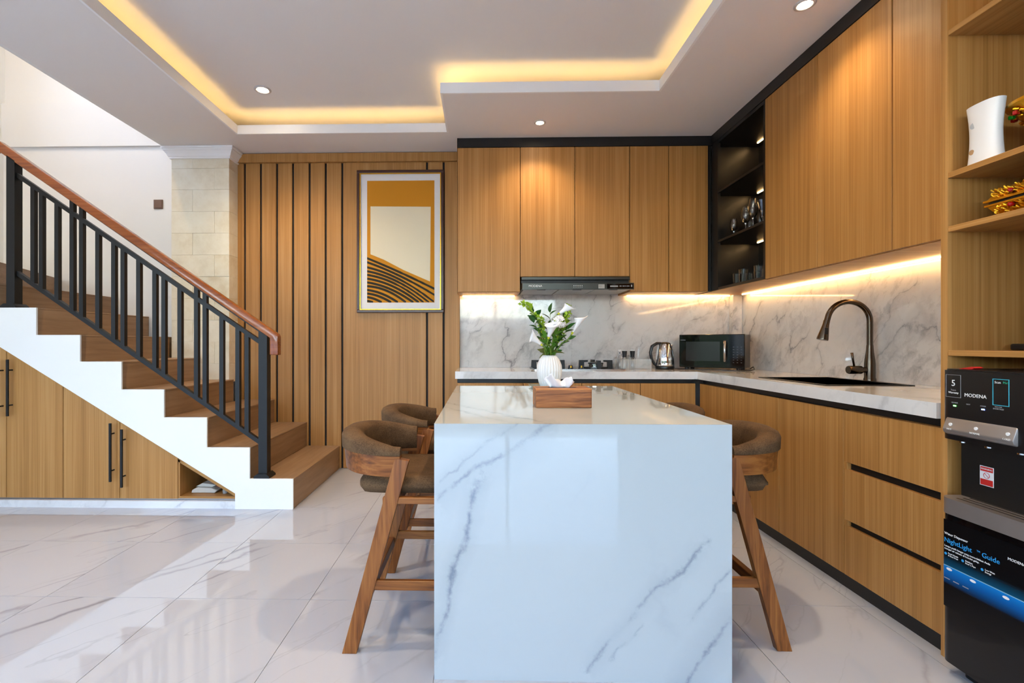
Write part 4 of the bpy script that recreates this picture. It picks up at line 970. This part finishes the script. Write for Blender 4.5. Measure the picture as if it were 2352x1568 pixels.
for (yy, zz) in ((SY1_ - .02, .367), (SY1_ - .10, .365), (SY1_ - .20, .363)):
    m.prism([(yy + .010 * math.cos(2 * PI * k / 14), zz + .0045 * math.sin(2 * PI * k / 14)) for k in range(14)], FX - .0004, FX, 'x')
m.build('sticker_spots', 'white_ink', t)
for k in range(3): MB().box(FX - .0003, FX, SY1_ - .022 - k * .032, SY1_ - .002 - k * .032, .331, .334).build('sticker_fine_print', 'grey_ink', t)
# red seal lying on top of the dispenser
m = MB(); m.prism([(1.70, 1.0565), (1.655, 1.0565), (1.645, 1.062), (1.655, 1.066), (1.685, 1.060)], 1.64, 1.67, 'x', .001)
tag(m.build('red_tape', 'red_ink'), 'scrap of red tape lying on top of the water dispenser', 'tape')

# ================================================================== ISLAND
IX0, IX1, IY0, IY1, IZ = -.161, .841, 1.642, 3.125, .871
t = thing('kitchen_island', 'white marble waterfall kitchen island with grey veins', 'kitchen island', (.34, 2.38, 0))
k_ = .045
MB().prism([(IY0, IZ), (IY0 + k_, IZ - k_), (IY1 - k_, IZ - k_), (IY1, IZ)], IX0, IX1, 'x').build('top_slab', 'marble_island', t)
MB().prism([(IY0, 0), (IY0 + k_, 0), (IY0 + k_, IZ - k_ - .0004), (IY0, IZ - .0004)], IX0, IX1, 'x').build('end_slab', 'marble_island', t)
MB().prism([(IY1, 0), (IY1 - k_, 0), (IY1 - k_, IZ - k_ - .0004), (IY1, IZ - .0004)], IX0, IX1, 'x').build('end_slab', 'marble_island', t)
MB().box(.20, .48, IY0 + .045, IY1 - .045, .02, IZ - .0455).build('core', 'oak_z', t)
# tissue box
t = thing('tissue_box', 'wooden tissue box with white tissue on the marble island', 'tissue box', (.348, 2.11, IZ))
tx0, tx1, ty0, ty1, tz0, tz1 = .230, .466, 2.05, 2.175, IZ, IZ + .082
m = MB(); m.box(tx0, tx1, ty0, ty1, tz0, tz1, .004); m.build('box', 'box_wood', t)
MB().box(.29, .41, 2.10, 2.125, tz1, tz1 + .0006).build('slot', 'black_inner', t)
m = MB(); cols = 20; rows = 6; grid = []
for i in range(rows + 1):
    f = i / rows; row = []
    for k in range(cols + 1):
        u = k / cols; x = .293 + .092 * u + (u - .5) * .045 * f + .006 * math.sin(9 * u + 2)
        top = .028 + .032 * math.exp(-((u - .22) / .16) ** 2) + .022 * math.exp(-((u - .78) / .12) ** 2) + .005 * math.sin(31 * u)
        y = 2.112 + (.010 + .022 * f) * math.sin(u * 11 + f * 1.5) - .006 * f
        row.append(m.bm.verts.new((x, y, tz1 + f * top)))
    grid.append(row)
for i in range(rows):
    for k in range(cols): m.bm.faces.new((grid[i][k], grid[i][k + 1], grid[i + 1][k + 1], grid[i + 1][k]))
ts = m.build('tissue', 'tissue', t, True); md = ts.modifiers.new('thick', 'SOLIDIFY'); md.thickness = .0015; 
# glass plate and vase
VX, VY = .418, 2.99
t = thing('glass_plate', 'square clear glass plate under the white vase', 'plate', (VX, VY, IZ))
m = MB()
for (k, z0, s0, z1, s1) in ((0, IZ + .0005, .09, IZ + .004, .095), (1, IZ + .004, .095, IZ + .016, .118)):
    A = [(-s0, -s0), (s0, -s0), (s0, s0), (-s0, s0)]; B = [(-s1, -s1), (s1, -s1), (s1, s1), (-s1, s1)]
    ra = [m.bm.verts.new((VX + p[0], VY + p[1], z0)) for p in A]; rb = [m.bm.verts.new((VX + p[0], VY + p[1] * .8, z1)) for p in B]
    if k == 0: m.bm.faces.new(ra)
    for i in range(4): m.bm.faces.new((ra[i], ra[(i + 1) % 4], rb[(i + 1) % 4], rb[i]))
gp = m.build('plate', 'glass_green', t); md = gp.modifiers.new('thick', 'SOLIDIFY'); md.thickness = .004; md.offset = 1
vz = IZ + .006
vase = MB(); prof = [(.05, vz), (.056, vz + .004), (.066, vz + .03), (.075, vz + .07), (.0785, vz + .10), (.075, vz + .135), (.062, vz + .168), (.048, vz + .188), (.0405, vz + .195), (.036, vz + .194), (.04, vz + .17), (.04, vz + .02), (.001, vz + .012)]
vase.lathe(prof, (VX, VY, 0), 120, rmod=lambda t_, h_: 1 - .085 * (1 - abs(math.sin(12 * t_))) ** 1.5 if vz + .002 < h_ < vz + .192 else 1)
tag(vase.build('vase', 'ceramic', None, True, autos=70), 'white ribbed ceramic vase on the far end of the island', 'vase')
# ---- flowers: points given as (x, y offset from the vase axis, z)
def F(px, py, dy=0): return Vector((VX + (px - 1260) / 371.0, VY + dy, 1.143 - (py - 789) / 371.0))
neck = Vector((VX, VY, vz + .19)); foot = Vector((VX, VY, vz + .10))
def bez(a, b_, c_, n_=10): return [a * (1 - t_) ** 2 + b_ * 2 * t_ * (1 - t_) + c_ * t_ ** 2 for t_ in [i / n_ for i in range(n_ + 1)]]
def calla(base, tip, label, width=.027, k=0):
    base, tip = Vector(base), Vector(tip)
    t = thing('calla_lily', label, 'flower', tuple(neck), 0, 'white calla lilies in the vase')
    off = Vector((random.uniform(-.02, .02), random.uniform(-.02, .02), 0))
    d = (tip - base); L = d.length; d.normalize()
    ctrl = base - d * .07
    MB().tube(bez(foot + off * .5, neck + off * .8 + Vector((0, 0, .03)), base, 4)[:-1] + bez(neck.lerp(base, .55), ctrl.lerp(base, .3), base, 8)[3:], .0042, 8).build('stem', 'stem', t, True)
    side = d.cross(Vector((0, -1, 0))); side = side.normalized() if side.length > .1 else Vector((1, 0, 0)); fr = side.cross(d).normalized()
    m = MB(); N = 24; rings = []; yel = MB(); ry = []
    def pt(f, a):
        r = .0055 + width * (.55 * f + .40 * f ** 2)
        cc = .5 + .5 * math.cos(a)
        z = L * f * (1 - .30 * (1 - cc) * f) + (.10 * L * max(0, math.cos(a)) ** 6 * f ** 4)
        curl = 1 + .16 * max(0, f - .8) * 5 * (1 - .6 * cc)
        return base + d * z + (side * math.cos(a) + fr * math.sin(a)) * r * curl
    for i in range(12):
        f = .12 + .88 * i / 11; rings.append([m.bm.verts.new(pt(f, 2 * PI * q / N)) for q in range(N)])
    for a, b_ in zip(rings, rings[1:]):
        for q in range(N): m.bm.faces.new((a[q], a[(q + 1) % N], b_[(q + 1) % N], b_[q]))
    o = m.build('bloom', 'petal', t, True); md = o.modifiers.new('thick', 'SOLIDIFY'); md.thickness = .0012
    for i in range(4):
        f = .0 + .14 * i / 3; ry.append([yel.bm.verts.new(pt(f, 2 * PI * q / N)) for q in range(N)])
    for a, b_ in zip(ry, ry[1:]):
        for q in range(N): yel.bm.faces.new((a[q], a[(q + 1) % N], b_[(q + 1) % N], b_[q]))
    yel.build('throat', 'petal_yellow', t, True)
    MB().tube([base + d * .01, base + d * L * .5], [.004, .003], 8).build('spadix', 'petal_yellow', t, True)
calla(F(1309, 768, -.02), F(1333, 724, -.03), 'tall calla lily leaning out at the right of the vase', .026)
calla(F(1253, 778, -.09), F(1262, 742, -.13), 'calla lily facing front at the centre of the bouquet', .034)
calla(F(1241, 793, -.06), F(1213, 768, -.07), 'low calla lily leaning left just above the vase', .026)
calla(F(1279, 722, -.01), F(1310, 702, -.02), 'calla lily at the top of the bouquet', .026)
# hydrangea
t = thing('hydrangea', 'white round cluster bloom in the middle of the bouquet', 'flower', tuple(neck))
hc = F(1276, 742, -.07)
m = MB()
for k in range(90):
    a = random.uniform(0, 2 * PI); c_ = random.uniform(-.6, 1); s_ = math.sqrt(1 - c_ * c_); nrm = Vector((s_ * math.cos(a), s_ * math.sin(a), c_)); p_ = hc + nrm * .038
    u = nrm.orthogonal().normalized(); w_ = nrm.cross(u)
    for q in range(4):
        b1 = PI / 2 * q + k; dd = u * math.cos(b1) + w_ * math.sin(b1); ee = u * math.cos(b1 + .6) + w_ * math.sin(b1 + .6); ff = u * math.cos(b1 - .6) + w_ * math.sin(b1 - .6)
        m.bm.faces.new([m.bm.verts.new(p_), m.bm.verts.new(p_ + ff * .009 + nrm * .004), m.bm.verts.new(p_ + dd * .013 + nrm * .007), m.bm.verts.new(p_ + ee * .009 + nrm * .004)])
hp = m.build('petals', 'petal', t); hp['kind'] = 'stuff'
MB().tube(bez(foot, neck + Vector((0, 0, .05)), hc, 10), .004, 8).build('stem', 'stem', t, True)
m = MB(); m.lathe([(.001, -.03), (.018, -.022), (.028, 0), (.018, .022), (.001, .03)], hc, 12); m.build('core', 'leaf_lime', t, True)
# leafy sprigs
def leaf_mesh(name, l_, w_, mat, lobes=False):
    m = MB(); N = 6; mid = []; le = []; ri = []
    for i in range(N + 1):
        f = i / N; ww = w_ * math.sin(PI * f ** .8) * (1 + (.35 * (i % 2) if lobes else 0)); droop = -.18 * l_ * f * f
        mid.append(m.bm.verts.new((l_ * f, 0, droop))); le.append(m.bm.verts.new((l_ * f - (.06 * l_ if lobes and i % 2 else 0), ww, droop + ww * .35))); ri.append(m.bm.verts.new((l_ * f, -ww, droop + ww * .35)))
    for i in range(N):
        m.bm.faces.new((mid[i], mid[i + 1], le[i + 1], le[i])); m.bm.faces.new((mid[i], ri[i], ri[i + 1], mid[i + 1]))
    me = bpy.data.meshes.new(name); bmesh.ops.remove_doubles(m.bm, verts=m.bm.verts[:], dist=1e-5); m.bm.to_mesh(me); m.bm.free(); me.materials.append(MATS[mat]); me.shade_smooth(); return me
LF = {k: leaf_mesh('leaf', l_, w_, k, lo) for k, l_, w_, lo in (('leaf_dark', .066, .019, False), ('leaf_mid', .062, .018, False), ('leaf_olive', .095, .026, True))}
def put_leaf(parent, mat, p, d, s_=1):
    o = bpy.data.objects.new('leaf', LF[mat]); COL.objects.link(o); o.parent = parent; ORG[o] = ORG[parent]
    x = Vector(d).normalized(); y = Vector((0, 0, 1)).cross(x); y = y.normalized() if y.length > .05 else Vector((0, 1, 0)); z = x.cross(y)
    M = Matrix((x, y, z)).transposed().to_4x4() @ Matrix.Rotation(random.uniform(-.9, .9), 4, 'X'); M.translation = Vector(p) - ORG[parent]
    o.matrix_local = M @ Matrix.Scale(s_, 4)
def sprig(tip, label, mat, n_, bend=(0, 0, .05), start=.35, s_=1.0):
    t = thing('leafy_sprig', label, 'foliage', tuple(neck), 0, 'green sprigs in the vase')
    tip = Vector(tip); p = bez(foot + Vector((random.uniform(-.015, .015), random.uniform(-.015, .015), 0)), neck + Vector(bend), tip, 16)
    MB().tube(p, [.003 - .0018 * i / 16 for i in range(17)], 6).build('stem', 'stem', t, True)
    for k in range(n_):
        f = start + (1 - start) * (k + .5) / n_; i = min(int(f * 16), 15); q = p[i].lerp(p[i + 1], f * 16 - i); tn = (p[i + 1] - p[i]).normalized()
        a = k * 2.4; sd_ = Vector((math.cos(a), math.sin(a) * .8, .15)); put_leaf(t, mat, q, tn * .7 + sd_, s_ * random.uniform(.75, 1.1))
    put_leaf(t, mat, tip, (p[-1] - p[-2]), s_)
def lime(tip, label, bend):
    t = thing('lime_sprig', label, 'foliage', tuple(neck), 0, 'green sprigs in the vase')
    p = bez(foot, neck + Vector(bend), Vector(tip), 24); MB().tube(p, [.0026 - .0016 * i / 24 for i in range(25)], 6).build('stem', 'stem', t, True)
    m = MB()
    for k in range(120):
        f = .5 + .5 * random.random(); i = min(int(f * 24), 23); q = p[i].lerp(p[i + 1], f * 24 - i)
        dd = Vector((random.uniform(-1, 1), random.uniform(-1, 1), random.uniform(-.6, 1))).normalized(); l_ = random.uniform(.016, .03); sd_ = dd.cross(Vector((.3, .5, .8))).normalized() * l_ * .32
        q2 = q + dd * .006
        m.bm.faces.new([m.bm.verts.new(q2), m.bm.verts.new(q2 + dd * l_ * .5 + sd_), m.bm.verts.new(q2 + dd * l_), m.bm.verts.new(q2 + dd * l_ * .5 - sd_)])
    o = m.build('leaflets', 'leaf_lime', t); o['kind'] = 'stuff'
lime(F(1196, 698, 0), 'lime green sprig arching far out to the upper left', (-.06, 0, .33))
lime(F(1238, 730, -.02), 'lime green sprig rising at the left of the bouquet', (-.04, 0, .12))
lime(F(1307, 697, .02), 'lime green sprig rising at the upper right', (.07, .02, .12))
lime(F(1300, 718, -.02), 'lime green sprig low behind the top lily', (.05, 0, .1))
sprig(F(1222, 714, 0), 'dark green sprig reaching the upper left of the bouquet', 'leaf_dark', 7, (-.03, 0, .14), .45)
sprig(F(1224, 742, -.03), 'dark green sprig at the middle left of the bouquet', 'leaf_dark', 6, (-.03, 0, .1), .4)
sprig(F(1263, 718, .02), 'dark green sprig rising in the centre behind the blooms', 'leaf_dark', 6, (0, .02, .12), .5)
sprig(F(1297, 728, .01), 'dark green sprig at the upper right of the bouquet', 'leaf_dark', 8, (.03, 0, .12), .4)
sprig(F(1299, 757, -.03), 'dark green sprig at the middle right of the bouquet', 'leaf_dark', 7, (.03, 0, .08), .4)
sprig(F(1302, 780, -.02), 'dark green sprig low at the right of the vase', 'leaf_dark', 5, (.03, 0, .05), .4, .8)
sprig(F(1270, 768, -.06), 'fresh green leaves in the centre above the vase neck', 'leaf_mid', 9, (0, -.02, .04), .35, .9)
sprig(F(1248, 775, -.05), 'fresh green leaves left of centre above the vase neck', 'leaf_mid', 7, (-.01, -.02, .04), .35, .9)
sprig(F(1283, 770, -.03), 'fresh green leaves right of centre above the vase neck', 'leaf_mid', 7, (.02, -.01, .05), .35, .9)
t = thing('base_leaves', 'broad olive leaves spreading over the vase rim', 'foliage', tuple(neck))
MB().tube([foot, neck + Vector((0, 0, .02))], .004, 6).build('stem', 'stem', t, True)
for (d_, s_) in (((-1, -.3, .55), .95), ((-.8, .2, -.2), .7), ((1, -.35, .25), 1.0), ((.9, .2, .45), .8), ((-.3, -.9, .1), .6)): put_leaf(t, 'leaf_olive', neck + Vector((0, 0, .012)), d_, s_)

# ================================================================== STOOLS
def make_stool(label, loc, rotz):
    t = thing('bar_stool', label, 'bar stool', loc, rotz, 'teak bar stools around the island')
    B = lambda m, nme, mat, par=t, **k: m.build(nme, mat, par, local=True, **k)
    lw = .054; HW = .25; tk = .03
    for s_ in (-1, 1):
        y0, y1 = (HW - tk, HW) if s_ > 0 else (-HW, -HW + tk)
        B(MB().prism([(-.26, 0), (-.206, 0), (-.012, .712), (-.064, .722)], y0, y1, 'y', .002), 'back_leg', 'teak')
        B(MB().prism([(.235, 0), (.185, 0), (.10, .545), (.15, .545)], y0, y1, 'y', .002), 'front_leg', 'teak')
        B(MB().box(-.11, .15, y0 + .003, y1 - .003, .552, .576, .002, 1), 'seat_rail', 'teak_x')
        xl = -.26 + .194 * (.25 / .72) + .045
        B(MB().box(xl, .185, y0 + .006, y1 - .006, .232, .268, .002, 1), 'side_stretcher', 'teak_x')
    B(MB().box(-.178, -.150, -HW + tk, HW - tk, .205, .245, .002, 1), 'back_stretcher', 'teak_y')
    B(MB().box(.155, .183, -HW + tk, HW - tk, .225, .262, .002, 1), 'front_stretcher', 'teak_y')
    B(MB().box(-.08, -.05, -HW + tk, HW - tk, .535, .575, .002, 1), 'back_rail', 'teak_y')
    B(MB().box(.10, .13, -HW + tk, HW - tk, .535, .575, .002, 1), 'front_rail', 'teak_y')
    # seat cushion: rounded slab, slightly dished, rolled back edge
    m = MB(); nx_, ny_ = 20, 16; x0, x1, yw = -.225, .215, .217; top, botm = [], []
    for i in range(nx_ + 1):
        ra, rb = [], []
        for j in range(ny_ + 1):
            u, v_ = i / nx_ * 2 - 1, j / ny_ * 2 - 1
            cu = (1 - .10 * v_ ** 4); cv = (1 - .10 * abs(u) ** 5)
            x = (x0 + x1) / 2 + (x1 - x0) / 2 * u * cu; y = yw * v_ * cv
            e = max(abs(u), abs(v_)); rd = max(0, (e - .82) / .18); dz = .03 * (1 - math.sqrt(max(0, 1 - rd * rd)))
            dish = -.012 * (1 - u * u) * (1 - v_ * v_)
            ra.append(m.bm.verts.new((x, y, .642 + dish - dz))); rb.append(m.bm.verts.new((x, y, .575 + dz * .9)))
        top.append(ra); botm.append(rb)
    for i in range(nx_):
        for j in range(ny_):
            m.bm.faces.new((top[i][j], top[i + 1][j], top[i + 1][j + 1], top[i][j + 1])); m.bm.faces.new((botm[i][j], botm[i][j + 1], botm[i + 1][j + 1], botm[i + 1][j]))
    bd = [(i, 0) for i in range(nx_)] + [(nx_, j) for j in range(ny_)] + [(i, ny_) for i in range(nx_, 0, -1)] + [(0, j) for j in range(ny_, 0, -1)]
    for (a, b_), (c_, d_) in zip(bd, bd[1:] + bd[:1]): m.bm.faces.new((top[a][b_], top[c_][d_], botm[c_][d_], botm[a][b_]))
    B(m, 'seat_cushion', 'fabric_brown', smooth=True, autos=60)
    # horseshoe back
    N = 40; fr = []
    for i in range(N + 1):
        a = -PI / 2 + PI * i / N; e = .82
        c_, s_ = math.cos(a), math.sin(a)
        x = -.045 - .225 * (abs(c_) ** e); y = .225 * (abs(s_) ** .9) * (1 if s_ > 0 else -1)
        fr.append(Vector((x, y, 0)))
    frames = []
    for i, p in enumerate(fr):
        tn = (fr[min(i + 1, N)] - fr[max(i - 1, 0)]).normalized(); nr = Vector((tn.y, -tn.x, 0))     # outward
        if nr.x * p.x < 0 and abs(p.x) > .15: nr = -nr
        if i in (0, N) or True:
            out_ = Vector((p.x + .05, p.y, 0));
            if nr.dot(out_) < 0: nr = -nr
        frames.append((p, nr, Vector((0, 0, 1))))
    def lift(i):
        f = math.sin(PI * i / N); return f
    def wood_prof(i):
        f = lift(i); z0 = .645 + .003 * f; z1 = .728 + .006 * f; o_ = .012 + .012 * f
        return [(-.010, z0), (o_ + .006, z0 + .006), (o_ + .014, z1), (-.010, z1)]
    def pad_prof(i):
        f = lift(i); z0 = .660 - .005 * f; zt = .752 + .055 * f ** .7; ti = .018 + .026 * f; o_ = .016 + .02 * f
        pts = []
        zc_ = max(zt - .026, .731 + .006 * f + .002); 
        pts += [(-.011, z0), (-.011, .729 + .006 * f), (o_ + .010, .729 + .006 * f)]
        for k in range(7):
            a = PI * k / 6; rw = (o_ + .012 + ti) / 2; mc = (o_ + .012 - ti) / 2
            pts.append((mc + rw * math.cos(a), zc_ + .026 * math.sin(a)))
        pts += [(-ti - .006 * f, (z0 + zc_) / 2), (-ti * .9, z0 + .01)]
        return pts
    B(MB().sweep(frames, wood_prof), 'back_frame', 'teak_x', smooth=True, autos=35)
    B(MB().sweep(frames, pad_prof), 'back_pad', 'fabric_brown', smooth=True, autos=50)
    return t
s1 = make_stool('teak bar stool with brown padded back, nearest on the left of the island', (-.255, 2.02, 0), 0)
for (lab, loc, rz) in (('teak bar stool farther back on the left of the island', (-.225, 2.645, 0), 0),
                       ('teak bar stool nearest on the right of the island, its leg fully in view', (.894, 2.07, 0), PI),
                       ('teak bar stool farther back on the right, mostly hidden behind the island', (.894, 2.72, 0), PI)):
    o = copy_tree(s1); o.location = loc; o.rotation_euler = (0, 0, rz); o['label'] = lab
